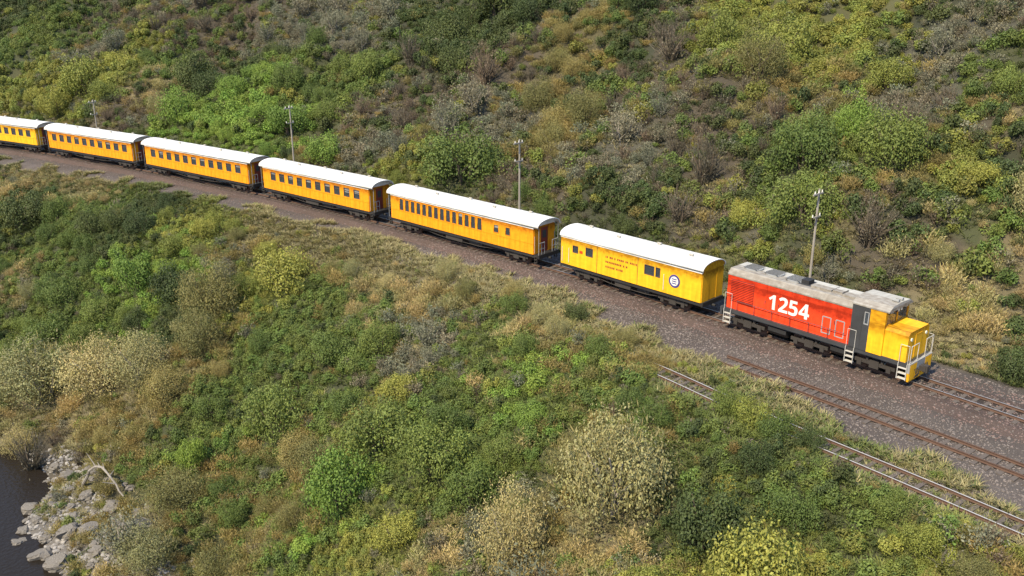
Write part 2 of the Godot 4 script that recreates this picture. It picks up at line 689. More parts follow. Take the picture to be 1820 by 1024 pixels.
# an uneven stone of radius 1
func stone_mesh(seed_: int, sub: int) -> ArrayMesh:
	var r := RandomNumberGenerator.new()
	r.seed = seed_
	var f := FastNoiseLite.new()
	f.seed = seed_
	f.frequency = 0.9
	var rings := 4 + sub * 2
	var seg := 6 + sub * 3
	var pts := []
	for i in rings + 1:
		var row := []
		for j in seg:
			var th := PI * i / rings
			var ph := TAU * (j + 0.5 * (i % 2)) / seg
			var d := Vector3(sin(th) * cos(ph), cos(th), sin(th) * sin(ph))
			var q := 0.85 + 0.45 * f.get_noise_3dv(d * 1.3) + (r.randf_range(-0.07, 0.07) if i > 0 and i < rings else 0.0)
			row.append(Vector3(d.x * q, clampf(d.y * q, -0.62, 0.68), d.z * q * 0.85))
		pts.append(row)
	var s := mb()
	for i in rings:
		for j in seg:
			var k := (j + 1) % seg
			quad(s, pts[i][j], pts[i][k], pts[i + 1][k], pts[i + 1][j])
	return coloured(s, Color.WHITE)


func build_rocks() -> void:
	var ms := [stone_mesh(31, 3), stone_mesh(47, 3), stone_mesh(58, 3), stone_mesh(77, 3)]
	var n := 0
	var large: Array = []
	for k in 900:
		if n >= 70:
			break
		var s := rng.randf_range(36.0, 54.0)
		var o := rng.randf_range(28.5, 37.5)
		var y := ground_y(s, o)
		if y < -15.7 or y > -12.2:
			continue
		var r := 0.25 + 0.75 * pow(rng.randf(), 2.2)
		var ok := true
		for b in blocked:
			if Vector2(b.x - s, b.y - o).length() < (b.z + r) * 0.8:
				ok = false
				break
		if not ok:
			continue
		blocked.append(Vector3(s, o, r))
		var wet := y < -14.7
		var o_ := top("boulder", ms[n % 4], M.boulder)
		o_.transform = Transform3D(Basis.from_euler(Vector3(rng.randf_range(-0.3, 0.3), rng.randf() * TAU, rng.randf_range(-0.3, 0.3))).scaled(Vector3(r * 1.15, r * 0.8, r)), at(s, o, y + r * 0.2))
		var size := "large" if r > 0.6 else ("middling" if r > 0.38 else "small")
		tag(o_, "%s pale grey boulder %s" % [size, "standing in the dark river's edge" if wet else "on the dry bank beside the river"], "boulder", "%s boulders %s" % [size, "in the river's edge" if wet else "on the river bank"])
		if r > 0.6:
			large.append(o_)
		n += 1
	for wet in [true, false]:
		var row := large.filter(func(b): return str(b.get_meta("label")).contains("edge") == wet)
		row.sort_custom(func(a, b): return a.position.x / -a.position.z < b.position.x / -b.position.z)
		var order := ["leftmost", "second from left,", "third from left,", "fourth from left,", "fifth from left,", "sixth from left,", "seventh from left,"]
		for i in row.size():
			if row.size() <= 8 and row.size() > 1:
				row[i].set_meta("label", (order[i] if i < row.size() - 1 else "rightmost") + " " + str(row[i].get_meta("label")))
	# pebbles between them
	var where: Array[Transform3D] = []
	var cols := PackedColorArray()
	for k in 5000:
		var s := rng.randf_range(30.0, 62.0)
		var o := rng.randf_range(28.0, 39.0)
		var y := ground_y(s, o)
		if y < -15.6 or y > -13.0:
			continue
		var r := rng.randf_range(0.06, 0.24)
		where.append(Transform3D(Basis.from_euler(Vector3(rng.randf(), rng.randf() * TAU, 0)).scaled(Vector3(r, r * 0.7, r)), at(s, o, y)))
		var v := rng.randf_range(0.7, 1.4)
		cols.append(Color(0.2 * v, 0.185 * v, 0.165 * v))
	scatter("river_pebbles", stone_mesh(91, 1), M.stone, where, cols, "small grey stones filling the gaps between the boulders by the river", "stones")
	# a bare branch, bent over in an arc by the water
	var t := thing("dead_branch", "long bare bleached branch arching over the scrub near the river", "branch", Transform3D(Basis(), at(47.5, 30.0, ground_y(47.5, 30.0))))
	var base := t.position
	var s := mb()
	var a := Vector3(0, -0.2, 0)
	var far := at(41.5, 29.5, 0) - base
	far.y = ground_y(41.5, 29.5) - base.y + 0.5
	var prev := a
	for i in 14:
		var u := (i + 1) / 14.0
		var p := a.lerp(far, u) + Vector3(0, sin(u * PI) * 2.1, 0) + Vector3(rng.randf_range(-0.06, 0.06), rng.randf_range(-0.06, 0.06), rng.randf_range(-0.06, 0.06))
		tube(s, prev, p, 0.12 - 0.07 * (u - 0.07), 6, 0.12 - 0.07 * u)
		prev = p
	part("limb", done(s), M.pale_bark, t)
	for i in 7:
		var u := 0.25 + 0.1 * i
		var p := a.lerp(far, u) + Vector3(0, sin(u * PI) * 2.1, 0)
		var q := p + Vector3(rng.randf_range(-0.8, 0.8), rng.randf_range(-0.1, 0.9), rng.randf_range(-0.8, 0.8))
		var w := mb()
		tube(w, p, q, 0.045, 5, 0.012)
		part("twig", done(w), M.pale_bark, t)


func build_poles() -> void:
	var names := ["pale line pole behind the rearmost carriages, farthest left of the four", "pale line pole behind the second coupling from the rear of the train", "tall pale line pole behind the open-sided carriage in mid picture", "pale line pole behind the red locomotive, nearest of the four"]
	var ss := [100.2, 65.6, 35.4, 9.2]
	var hs := [6.2, 8.3, 8.3, 8.5]
	for i in 4:
		var t := thing("line_pole", names[i], "pole", Transform3D(), "line poles along the uphill side of the track")
		var th := heading(ss[i])
		var y0 := ground_y(ss[i], -4.2)
		t.transform = Transform3D(Basis(Vector3(sin(th), 0, cos(th)), Vector3.UP, Vector3(-cos(th), 0, sin(th))), at(ss[i], -4.2, y0))
		var h: float = hs[i] - y0
		var s := mb()
		tube(s, Vector3(0, -0.5, 0), Vector3(0, h, 0), 0.1, 8, 0.065)
		part("post", done(s), M.pole, t)
		for k in 2:
			var y := h - 0.3 - 1.5 * k
			s = mb()
			box(s, Vector3(0.06, y, 0.2 - 0.15 * k), Vector3(0.08, 0.09, 1.15 - 0.35 * k))
			var arm := part("crossarm", done(s), M.pole, t)
			for z in [-0.25, 0.15, 0.6]:
				if k == 1 and z == 0.15:
					continue
				s = mb()
				tube(s, Vector3(0.06, y + 0.06, z), Vector3(0.06, y + 0.22, z), 0.045, 7, 0.03)
				part("insulator", done(s), M.white, arm)


# ------------------------------------------------------------------ the train
# a vehicle's own axes: +x to the front of the train, y up from the rail tops, +z to the river side
func vehicle(called: String, label: String, category: String, s0: float, s1: float, group := "") -> Node3D:
	var a := at(s0, 0, 0)
	var b := at(s1, 0, 0)
	var f := (a - b).normalized()
	return thing(called, label, category, Transform3D(Basis(f, Vector3.UP, f.cross(Vector3.UP)), (a + b) * 0.5), group)


func wheel_mesh(r: float) -> ArrayMesh:
	var s := mb()
	for e in [[0.0, 0.10, r], [0.10, 0.13, r + 0.03]]:
		tube(s, Vector3(0, 0, e[0]), Vector3(0, 0, e[1]), e[2], 16)
	tube(s, Vector3(0, 0, -0.05), Vector3(0, 0, 0), 0.11, 10)
	return done(s)


func bogie(t: Node3D, x: float, r: float, base: float, wide: float, wm: Mesh) -> void:
	var s := mb()
	for k in [-1, 1]:
		var z: float = k * wide
		span(s, Vector3(x - base * 0.5 - 0.35, r + 0.02, z - 0.06), Vector3(x + base * 0.5 + 0.35, r + 0.22, z + 0.06))
		span(s, Vector3(x - 0.28, r - 0.14, z - 0.08), Vector3(x + 0.28, r + 0.32, z + 0.09))
		for e in [-0.5, 0.5]:
			span(s, Vector3(x + base * e - 0.13, r - 0.15, z - 0.07), Vector3(x + base * e + 0.13, r + 0.15, z + 0.11))
			tube(s, Vector3(x + base * e * 0.5, r + 0.2, z), Vector3(x + base * e * 0.5, r + 0.42, z), 0.09, 8)
	span(s, Vector3(x - 0.2, r, -wide), Vector3(x + 0.2, r + 0.34, wide))
	var b := part("bogie", done(s), M.gear, t)
	for e in [-0.5, 0.5]:
		for k in [-1, 1]:
			part("wheel", wm, M.rust, b, Transform3D(Basis(Vector3.UP, 0.0 if k < 0 else PI), Vector3(x + base * e, r, k * 0.66)))


# a side or end wall in the plane z = at_z, from x0 to x1 and y0 to y1, with real openings [x0, x1, y0, y1]
func wall(s: SurfaceTool, x0: float, x1: float, y0: float, y1: float, z: float, holes: Array) -> void:
	var h := 0.035
	var x := x0
	for q in holes:
		if q[0] > x:
			span(s, Vector3(x, y0, z - h), Vector3(q[0], y1, z + h))
		if q[2] > y0:
			span(s, Vector3(q[0], y0, z - h), Vector3(q[1], q[2], z + h))
		if q[3] < y1:
			span(s, Vector3(q[0], q[3], z - h), Vector3(q[1], y1, z + h))
		x = q[1]
	if x < x1:
		span(s, Vector3(x, y0, z - h), Vector3(x1, y1, z + h))


func frame_mesh(w: float, h: float, bar := true) -> ArrayMesh:
	var s := mb()
	var b := 0.045
	for e in [-1, 1]:
		span(s, Vector3(e * w * 0.5 - b * 0.5, -h * 0.5, -0.05), Vector3(e * w * 0.5 + b * 0.5, h * 0.5, 0.05))
		span(s, Vector3(-w * 0.5, e * h * 0.5 - b * 0.5, -0.048), Vector3(w * 0.5, e * h * 0.5 + b * 0.5, 0.048))
	if bar:
		span(s, Vector3(-w * 0.5, h * 0.16, -0.02), Vector3(w * 0.5, h * 0.16 + 0.035, 0.02))
	return done(s)


func pane_mesh(w: float, h: float) -> ArrayMesh:
	var s := mb()
	quad(s, Vector3(-w * 0.5, -h * 0.5, 0), Vector3(w * 0.5, -h * 0.5, 0), Vector3(w * 0.5, h * 0.5, 0), Vector3(-w * 0.5, h * 0.5, 0))
	return done(s)


func letters(text: String, height: float, depth: float) -> TextMesh:
	var f := SystemFont.new()
	f.font_names = PackedStringArray(["Droid Sans"])
	f.font_weight = 700
	var m := TextMesh.new()
	m.text = text
	m.font = f
	m.font_size = 64
	m.pixel_size = height / 46.0
	m.depth = depth
	m.curve_step = 1.0
	return m


func carriage(label: String, called: String, s0: float, s1: float, body_m: Material, holes: Array, opt := {}) -> Node3D:
	var t := vehicle(called, label, "railway carriage", s0, s1, "carriages behind the locomotive")
	var L := s1 - s0
	var plat: float = opt.get("platform", 0.55)
	var bx := L * 0.5 - plat - 0.12
	var W := 1.22
	var y0 := 1.0
	var y1 := 3.0
	# body shell
	var s := mb()
	wall(s, -bx, bx, y0, y1, W, holes)
	wall(s, -bx, bx, y0, y1, -W, holes)
	for e in [-1, 1]:
		span(s, Vector3(e * bx - 0.035, y0, -W + 0.037), Vector3(e * bx + 0.035, y1 + 0.1, -0.42))
		span(s, Vector3(e * bx - 0.035, y0, 0.42), Vector3(e * bx + 0.035, y1 + 0.1, W - 0.037))
		span(s, Vector3(e * bx - 0.035, y0 + 1.95, -0.42), Vector3(e * bx + 0.035, y1 + 0.1, 0.42))
	var body := part("body", done(s), body_m, t)
	if opt.get("boards", true):
		s = mb()
		for k in [-1, 1]:
			var x := -bx + 0.3
			while x < bx:
				span(s, Vector3(x, y0 + 0.06, k * (W + 0.035)), Vector3(x + 0.035, y0 + 0.78, k * (W + 0.052)))
				x += 0.62
			span(s, Vector3(-bx, y0 + 0.80, k * (W + 0.035)), Vector3(bx, y0 + 0.86, k * (W + 0.06)))
		part("beading", done(s), body_m, body)
	s = mb()
	for k in [-1, 1]:
		span(s, Vector3(-bx - 0.02, y1, k * (W - 0.04)), Vector3(bx + 0.02, y1 + 0.11, k * (W + 0.055)))
	part("cantrail", done(s), M.white, body)
	s = mb()
	span(s, Vector3(-bx + 0.04, y0 + 0.02, -W + 0.04), Vector3(bx - 0.04, y0 + 0.08, W - 0.04))
	var x := -bx + 0.7
	while x < bx - 0.6:
		for k in [-1, 1]:
			span(s, Vector3(x, y0 + 0.1, k * 0.35), Vector3(x + 0.12, y0 + 1.0, k * 1.12))
			span(s, Vector3(x + 0.12, y0 + 0.1, k * 0.35), Vector3(x + 0.5, y0 + 0.5, k * 1.12))
		x += 1.15
	part("seats", done(s), M.inside, t)
	for e in [-1, 1]:
		s = mb()
		span(s, Vector3(e * bx - 0.02, y0 + 0.02, -0.4), Vector3(e * bx + 0.02, y0 + 1.93, 0.4))
		var d := part("end_door", done(s), body_m if opt.get("plain_door", false) else M.maroon, t)
		if not opt.get("plain_door", false):
			s = mb()
			span(s, Vector3(e * bx - 0.026, y0 + 1.1, -0.22), Vector3(e * bx + 0.026, y0 + 1.7, 0.22))
			part("door_glass", done(s), M.slate, d)
	# windows, shared meshes for equal sizes
	var seen := {}
	for q in holes:
		if q.size() > 4:
			continue
		var w: float = q[1] - q[0]
		var h: float = q[3] - q[2]
		var key := "%.2f %.2f" % [w, h]
		if not seen.has(key):
			seen[key] = [frame_mesh(w, h, opt.get("bar", true)), pane_mesh(w, h)]
		for k in [-1, 1]:
			var wn := part("window", seen[key][0], opt.get("frame", M.inside), t, Transform3D(Basis(Vector3.UP, 0.0 if k > 0 else PI), Vector3((q[0] + q[1]) * 0.5, (q[2] + q[3]) * 0.5, k * W)))
			part("pane", seen[key][1], M.glass, wn)
			if rng.randf() < 0.3:
				s = mb()
				var drop := h * rng.randf_range(0.2, 0.55)
				span(s, Vector3(-w * 0.5 + 0.03, h * 0.5 - drop, -0.045), Vector3(w * 0.5 - 0.03, h * 0.5 - 0.02, -0.035))
				part("blind", done(s), M.white, wn)
	# roof, a shallow arch that oversails the end platforms
	s = mb()
	run(s, arch(W + 0.1, y1 + 0.1, 0.58, 0.05), -L * 0.5 + 0.14, L * 0.5 - 0.14, 0)
	var roof := part("roof", done(s), M.roof, t)
	for e in [-1, 1]:
		s = mb()
		var half := arch(W + 0.04, y1 + 0.1, 0.53, 0.05)
		half = half.slice(13)
		var tri := Geometry2D.triangulate_polygon(half)
		for q in tri:
			s.add_vertex(Vector3(e * (bx + 0.01), half[q].y, half[q].x))
		part("gable", done(s), M.white if not opt.has("gable") else opt.gable, roof)
	s = mb()
	tube(s, Vector3(0, 0, 0), Vector3(0, 0.1, 0), 0.06, 8)
	tube(s, Vector3(-0.16, 0.13, 0), Vector3(0.16, 0.13, 0), 0.075, 8)
	var vent := done(s)
	for i in int(L / 1.9):
		s = mb()
		run(s, arch(W + 0.115, y1 + 0.1, 0.595, 0.03), -L * 0.5 + 0.6 + 1.9 * i, -L * 0.5 + 0.63 + 1.9 * i, 0)
		part("roof_seam", done(s), M.roof, roof)
	var nv := int(L / 3.2)
	for i in nv:
		part("roof_vent", vent, M.loco_roof, roof, Transform3D(Basis(), Vector3(-bx + (i + 0.5) * 2.0 * bx / nv, y1 + 0.63, 0.32 if i % 2 else -0.32)))
	# underframe
	s = mb()
	for k in [-1, 1]:
		span(s, Vector3(-L * 0.5 + 0.15, 0.74, k * 1.1 - 0.07), Vector3(L * 0.5 - 0.15, 0.98, k * 1.1 + 0.07))
	span(s, Vector3(-L * 0.5 + 0.15, 0.92, -1.16), Vector3(L * 0.5 - 0.15, 0.995, 1.16))
	for e in [-1, 1]:
		span(s, Vector3(e * (L * 0.5 - 0.22), 0.7, -1.16), Vector3(e * (L * 0.5 - 0.1), 0.99, 1.16))
		tube(s, Vector3(e * (L * 0.5 - 0.2), 0.62, 0), Vector3(e * (L * 0.5 + 0.12), 0.62, 0), 0.09, 8)
	var uf := part("underframe", done(s), M.black, t)
	s = mb()
	for k in [-1, 1]:
		var zz: float = k * 0.95
		tube(s, Vector3(-bx + 0.8, 0.8, zz), Vector3(-L * 0.12, 0.38, zz), 0.025)
		tube(s, Vector3(-L * 0.12, 0.38, zz), Vector3(L * 0.12, 0.38, zz), 0.025)
		tube(s, Vector3(L * 0.12, 0.38, zz), Vector3(bx - 0.8, 0.8, zz), 0.025)
		for e in [-1, 1]:
			tube(s, Vector3(e * L * 0.12, 0.38, zz), Vector3(e * L * 0.12, 0.78, zz), 0.03)
	part("truss_rod", done(s), M.gear, uf)
	s = mb()
	span(s, Vector3(-L * 0.09, 0.36, 0.62), Vector3(L * 0.02, 0.74, 1.05))
	part("battery_box", done(s), M.gear, t)
	s = mb()
	tube(s, Vector3(L * 0.06, 0.52, 0.75), Vector3(L * 0.14, 0.52, 0.75), 0.19, 10)
	part("air_tank", done(s), M.gear, t)
	s = mb()
	tube(s, Vector3(L * -0.06, 0.52, -0.75), Vector3(L * 0.02, 0.52, -0.75), 0.19, 10)
	part("air_tank", done(s), M.gear, t)
	var wm := wheel_mesh(0.38)
	for e in [-1, 1]:
		bogie(t, e * (L * 0.5 - 2.6), 0.38, 1.7, 0.92, wm)
	# end platforms: railing, steps
	if plat > 0.3:
		for e in [-1, 1]:
			var xe: float = e * (L * 0.5 - 0.18)
			for k in [-1, 1]:
				s = mb()
				for zz in [1.12, 0.78, 0.45]:
					tube(s, Vector3(xe, 0.99, k * zz), Vector3(xe, 1.92 if zz < 1.0 else 3.1, k * zz), 0.024)
				tube(s, Vector3(xe, 1.92, k * 1.12), Vector3(xe, 1.92, k * 0.45), 0.028)
				tube(s, Vector3(xe, 1.45, k * 1.12), Vector3(xe, 1.45, k * 0.45), 0.02)
				tube(s, Vector3(e * (bx + 0.06), 1.1, k * 1.16), Vector3(e * (bx + 0.06), 2.4, k * 1.16), 0.022)
				part("railing", done(s), M.grey, t)
			for k in [-1, 1]:
				s = mb()
				for q in 3:
					span(s, Vector3(e * (bx + 0.1), 0.36 + 0.24 * q, k * (1.0 + 0.1 - 0.03 * q)), Vector3(e * (L * 0.5 - 0.3), 0.39 + 0.24 * q, k * (1.3 - 0.03 * q)))
				for q in [bx + 0.1, L * 0.5 - 0.3]:
					span(s, Vector3(e * q - 0.015, 0.34, k * 1.08), Vector3(e * q + 0.015, 0.96, k * 1.2))
				part("step", done(s), M.gear, t)
	return t


func openings(x0: float, x1: float, n: int, w: float, y0: float, y1: float) -> Array:
	var r := []
	for i in n:
		var c := x0 + (i + 0.5) * (x1 - x0) / n
		r.append([c - w * 0.5, c + w * 0.5, y0, y1])
	return r


func build_carriages() -> void:
	# the yellow van behind the locomotive
	var h := [[-5.0, -4.5, 2.05, 2.55], [-3.75, -3.1, 2.05, 2.65], [1.55, 2.35, 1.95, 2.6], [2.5, 2.85, 1.95, 2.6]]
	var t := carriage("bright yellow van with few windows and a round emblem, coupled behind the red locomotive", "carriage", 13.5, 26.3, M.yellow, h, {"platform": 0.12, "boards": false, "bar": false, "plain_door": true, "gable": M.yellow})
	var s := mb()
	tube(s, Vector3(4.05, 2.0, 1.255), Vector3(4.05, 2.0, 1.275), 0.45, 28)
	var em := part("emblem", done(s), M.blue, t)
	s = mb()
	tube(s, Vector3(4.05, 2.0, 1.277), Vector3(4.05, 2.0, 1.284), 0.32, 28)
	part("emblem_centre", done(s), M.white, em)
	s = mb()
	for k in 3:
		tube(s, Vector3(3.86, 1.85 + 0.15 * k, 1.286), Vector3(4.24, 1.85 + 0.15 * k, 1.286), 0.035, 6)
	part("emblem_bars", done(s), M.blue, em)
	s = mb()
	for k in 3:
		var x := -1.9
		var r := RandomNumberGenerator.new()
		r.seed = 60 + k
		while x < (0.9 if k == 0 else 0.3 - 0.3 * k):
			var w := r.randf_range(0.05, 0.13)
			span(s, Vector3(x, 2.32 - 0.36 * k, 1.255), Vector3(x + w, 2.46 - 0.36 * k, 1.262))
			x += w + (0.05 if r.randf() < 0.8 else 0.16)
	part("lettering", done(s), M.maroon, t)
	for k in [-1, 1]:
		s = mb()
		for x in [-6.0, -5.35, 3.2]:
			tube(s, Vector3(x, 1.2, k * 1.3), Vector3(x, 2.3, k * 1.3), 0.02)
		part("grab_rail", done(s), M.white, t)
		s = mb()
		span(s, Vector3(-5.93, 1.02, k * 1.256), Vector3(-5.4, 2.95, k * 1.264))
		part("side_door", done(s), M.yellow, t)
		s = mb()
		span(s, Vector3(-2.7, 1.02, k * 1.256), Vector3(-2.67, 2.95, k * 1.27))
		span(s, Vector3(0.95, 1.02, k * 1.256), Vector3(0.98, 2.95, k * 1.27))
		part("door_edge", done(s), M.gear, t)
		s = mb()
		span(s, Vector3(-4.35, 2.1, k * 1.256), Vector3(-4.05, 2.3, k * 1.27))
		part("red_plate", done(s), M.red, t)

	# the open-sided observation carriage
	h = openings(-7.2, 2.9, 14, 0.5, 1.85, 2.88)
	h.append([4.1, 4.62, 2.0, 2.65])
	h.append([5.35, 5.85, 2.0, 2.65])
	carriage("amber observation carriage with a long row of tall windows between thin posts", "carriage", 28.3, 46.0, M.amber, h, {"bar": false, "frame": M.amber, "boards": true, "platform": 0.5})
	# the older wooden carriages
	carriage("amber wooden carriage with ten square windows, third vehicle from the locomotive", "carriage", 47.7, 64.3, M.amber, openings(-6.7, 6.7, 10, 0.74, 1.95, 2.72))
	carriage("amber wooden carriage with eleven windows, fourth from the locomotive, between two line poles", "carriage", 65.5, 84.2, M.amber, openings(-7.9, 7.9, 11, 0.78, 1.95, 2.72))
	carriage("amber wooden carriage, last one seen whole towards the left edge", "carriage", 85.4, 102.6, M.amber, openings(-7.4, 7.4, 10, 0.8, 1.95, 2.72))
	carriage("yellow carriage cut off by the left edge of the picture", "carriage", 103.8, 121.0, M.yellow, openings(-7.2, 7.2, 10, 0.8, 1.95, 2.72))


func build_locomotive() -> void:
	var t := vehicle("locomotive", "red diesel locomotive numbered 1254 with yellow nose leading the train", "locomotive", -0.55, 12.25)
	var L := 12.8
	var h := L * 0.5
	# frame and running board
	var s := mb()
	span(s, Vector3(-h + 0.25, 1.02, -1.3), Vector3(h - 0.3, 1.25, 1.3))
	span(s, Vector3(-h + 0.25, 0.86, -1.05), Vector3(h - 0.3, 1.02, 1.05))
	part("running_board", done(s), M.slate, t)
	# long hood with a chamfered roof
	var hx0 := -h + 0.45
	var hx1 := 2.55
	s = mb()
	run(s, PackedVector2Array([Vector2(-1.12, 1.25), Vector2(1.12, 1.25), Vector2(1.12, 3.42), Vector2(-1.12, 3.42)]), hx0, hx1)
	var hood := part("hood", done(s), M.red, t)
	s = mb()
	run(s, PackedVector2Array([Vector2(-1.14, 3.42), Vector2(1.14, 3.42), Vector2(1.14, 3.5), Vector2(0.86, 3.8), Vector2(-0.86, 3.8), Vector2(-1.14, 3.5)]), hx0 - 0.03, hx1 + 0.02)
	var roof := part("hood_roof", done(s), M.loco_roof, t)
	for i in 3:
		s = mb()
		tube(s, Vector3(hx0 + 1.1 + 1.5 * i, 3.8, 0), Vector3(hx0 + 1.1 + 1.5 * i, 3.9, 0), 0.58, 20)
		var fan := part("roof_fan", done(s), M.grey, roof)
		s = mb()
		for k in 6:
			var zz := -0.45 + 0.18 * k
			span(s, Vector3(hx0 + 0.62 + 1.5 * i, 3.9, zz - 0.02), Vector3(hx0 + 1.58 + 1.5 * i, 3.93, zz + 0.02))
		part("fan_grille", done(s), M.slate, fan)
	for q in [[-0.6, 0.7, 0.5], [0.75, 1.35, 0.36], [1.5, 2.3, 0.6]]:
		s = mb()
		span(s, Vector3(q[0], 3.8, -q[2]), Vector3(q[1], 3.92, q[2]))
		part("roof_hatch", done(s), M.loco_roof, roof)
	s = mb()
	span(s, Vector3(-1.35, 3.8, -0.3), Vector3(-0.85, 4.05, 0.3))
	part("exhaust", done(s), M.black, roof)
	s = mb()
	span(s, Vector3(-2.3, 3.801, -0.55), Vector3(-0.4, 3.806, 0.5))
	part("soot", done(s), M.slate, roof)
	# hood doors, each a panel proud of the side, and the grilles
	for k in [-1, 1]:
		for i in 9:
			var x: float = hx0 + 0.12 + i * 0.93
			if i == 0 or i == 1:
				continue
			s = mb()
			span(s, Vector3(x + 0.02, 1.42, k * 1.12), Vector3(x + 0.89, 3.3, k * 1.135))
			var d := part("hood_door", done(s), M.red, t)
			if i in [4, 5, 6]:
				continue
			s = mb()
			span(s, Vector3(x + 0.8, 2.2, k * 1.135), Vector3(x + 0.84, 2.4, k * 1.16))
			part("latch", done(s), M.slate, d)
		s = mb()
		span(s, Vector3(hx0 + 0.25, 1.75, k * 1.12), Vector3(hx0 + 1.95, 3.2, k * 1.13))
		var g := part("radiator_grille", done(s), M.maroon, t)
		for j in 13:
			s = mb()
			box(s, Vector3(hx0 + 1.1, 1.82 + j * 0.108, k * 1.15), Vector3(1.66, 0.03, 0.06), Basis(Vector3.RIGHT, 0.5 * k))
			part("louvre", done(s), M.red, g)
		for x in [1.0, 1.85]:
			s = mb()
			for e in [-1, 1]:
				span(s, Vector3(x + e * 0.26 - 0.03, 1.5, k * 1.135), Vector3(x + e * 0.26 + 0.03, 2.5, k * 1.155))
				span(s, Vector3(x - 0.26, 2.0 + e * 0.5 - 0.03, k * 1.135), Vector3(x + 0.26, 2.0 + e * 0.5 + 0.03, k * 1.153))
			part("door_seal", done(s), M.grey, t)
		var num := letters("1254", 0.92, 0.03)
		part("number", num, M.white, t, Transform3D(Basis(Vector3.UP, 0.0 if k > 0 else PI), Vector3(-1.55, 2.42, k * 1.15)))
	# cab
	s = mb()
	var cx0 := 2.57
	var cx1 := 4.55
	wall(s, cx0, cx1 - 0.9, 1.25, 3.82, 1.3, [[cx0 + 0.75, cx1 - 0.95, 2.8, 3.55, 1]])
	wall(s, cx0, cx1 - 0.9, 1.25, 3.82, -1.3, [[cx0 + 0.75, cx1 - 0.95, 2.8, 3.55, 1]])
	span(s, Vector3(cx0, 1.25, -1.26), Vector3(cx0 + 0.05, 3.82, 1.26))
	var cab := part("cab", done(s), M.slate, t)
	s = mb()
	span(s, Vector3(cx0 + 0.06, 1.26, -1.25), Vector3(cx1 - 0.06, 2.2, 1.25))
	part("cab_interior", done(s), M.inside, cab)
	s = mb()
	wall(s, cx1 - 0.9, cx1, 1.25, 3.82, 1.302, [])
	wall(s, cx1 - 0.9, cx1, 1.25, 3.82, -1.302, [])
	# front wall with two windscreens and two side lights
	for q in [[-1.26, 1.26, 1.25, 3.0], [-1.26, 1.26, 3.62, 3.82], [-1.26, -1.16, 3.0, 3.62], [-0.08, 0.08, 3.0, 3.62], [1.16, 1.26, 3.0, 3.62]]:
		span(s, Vector3(cx1 - 0.07, q[2], q[0]), Vector3(cx1, q[3], q[1]))
	var front := part("cab_front", done(s), M.loco_yellow, t)
	for k in [-1, 1]:
		s = mb()
		span(s, Vector3(cx1 - 0.04, 3.0, k * 0.08), Vector3(cx1 - 0.03, 3.62, k * 1.16))
		var ws := part("windscreen", done(s), M.glass, front)
		s = mb()
		tube(s, Vector3(cx1 + 0.02, 3.02, k * 0.5), Vector3(cx1 + 0.02, 3.5, k * 0.75), 0.014, 5)
		part("wiper", done(s), M.black, ws)
		s = mb()
		for e in [[cx0 + 0.75, cx0 + 0.8], [cx1 - 1.0, cx1 - 0.95]]:
			span(s, Vector3(e[0], 2.8, k * 1.27), Vector3(e[1], 3.55, k * 1.35))
		span(s, Vector3(cx0 + 0.8, 2.8, k * 1.27), Vector3(cx1 - 1.0, 2.85, k * 1.348))
		span(s, Vector3(cx0 + 0.8, 3.5, k * 1.27), Vector3(cx1 - 1.0, 3.55, k * 1.348))
		var win := part("side_window", done(s), M.grey, cab)
		s = mb()
		span(s, Vector3(cx0 + 0.8, 2.85, k * 1.295), Vector3(cx1 - 1.0, 3.5, k * 1.305))
		part("pane", done(s), M.glass, win)
		s = mb()
		span(s, Vector3(cx0 + 0.1, 1.3, k * 1.335), Vector3(cx0 + 0.65, 3.3, k * 1.35))
		part("cab_door", done(s), M.slate, t)
	s = mb()
	run(s, PackedVector2Array([Vector2(-1.36, 3.82), Vector2(1.36, 3.82), Vector2(1.36, 3.9), Vector2(0.95, 4.12), Vector2(0, 4.18), Vector2(-0.95, 4.12), Vector2(-1.36, 3.9)]), cx0 - 0.05, cx1 + 0.18)
	var cr := part("cab_roof", done(s), M.loco_roof, t)
	s = mb()
	for k in [-1, 1]:
		tube(s, Vector3(cx1 - 0.3, 4.24, k * 0.22), Vector3(cx1 + 0.1, 4.24, k * 0.22), 0.07, 8, 0.11)
	part("horn", done(s), M.grey, cr)
	# short nose
	var nx1 := h - 0.5
	s = mb()
	run(s, PackedVector2Array([Vector2(-1.22, 1.25), Vector2(1.22, 1.25), Vector2(1.22, 2.78), Vector2(1.05, 2.95), Vector2(-1.05, 2.95), Vector2(-1.22, 2.78)]), cx1 + 0.001, nx1)
	var nose := part("nose", done(s), M.loco_yellow, t)
	s = mb()
	span(s, Vector3(nx1, 1.35, -0.36), Vector3(nx1 + 0.02, 2.7, 0.36))
	part("nose_door", done(s), M.loco_yellow, nose)
	s = mb()
	span(s, Vector3(cx1, 3.64, -0.34), Vector3(cx1 + 0.1, 3.81, 0.34))
	var brow := part("headlight_box", done(s), M.slate, t)
	for k in [-1, 1]:
		s = mb()
		tube(s, Vector3(cx1 + 0.1, 3.725, k * 0.16), Vector3(cx1 + 0.13, 3.725, k * 0.16), 0.085, 14)
		part("headlight", done(s), M.lamp, brow)
		s = mb()
		tube(s, Vector3(nx1, 2.5, k * 0.85), Vector3(nx1 + 0.04, 2.5, k * 0.85), 0.1, 12)
		part("marker_light", done(s), M.lamp, t)
		s = mb()
		span(s, Vector3(cx1, 3.645, k * 0.55), Vector3(cx1 + 0.06, 3.8, k * 1.1))
		var nb := part("number_board", done(s), M.slate, t)
		part("board_number", letters("1254", 0.1, 0.01), M.white, nb, Transform3D(Basis(Vector3.UP, PI * 0.5), Vector3(cx1 + 0.066, 3.722, k * 0.825)))
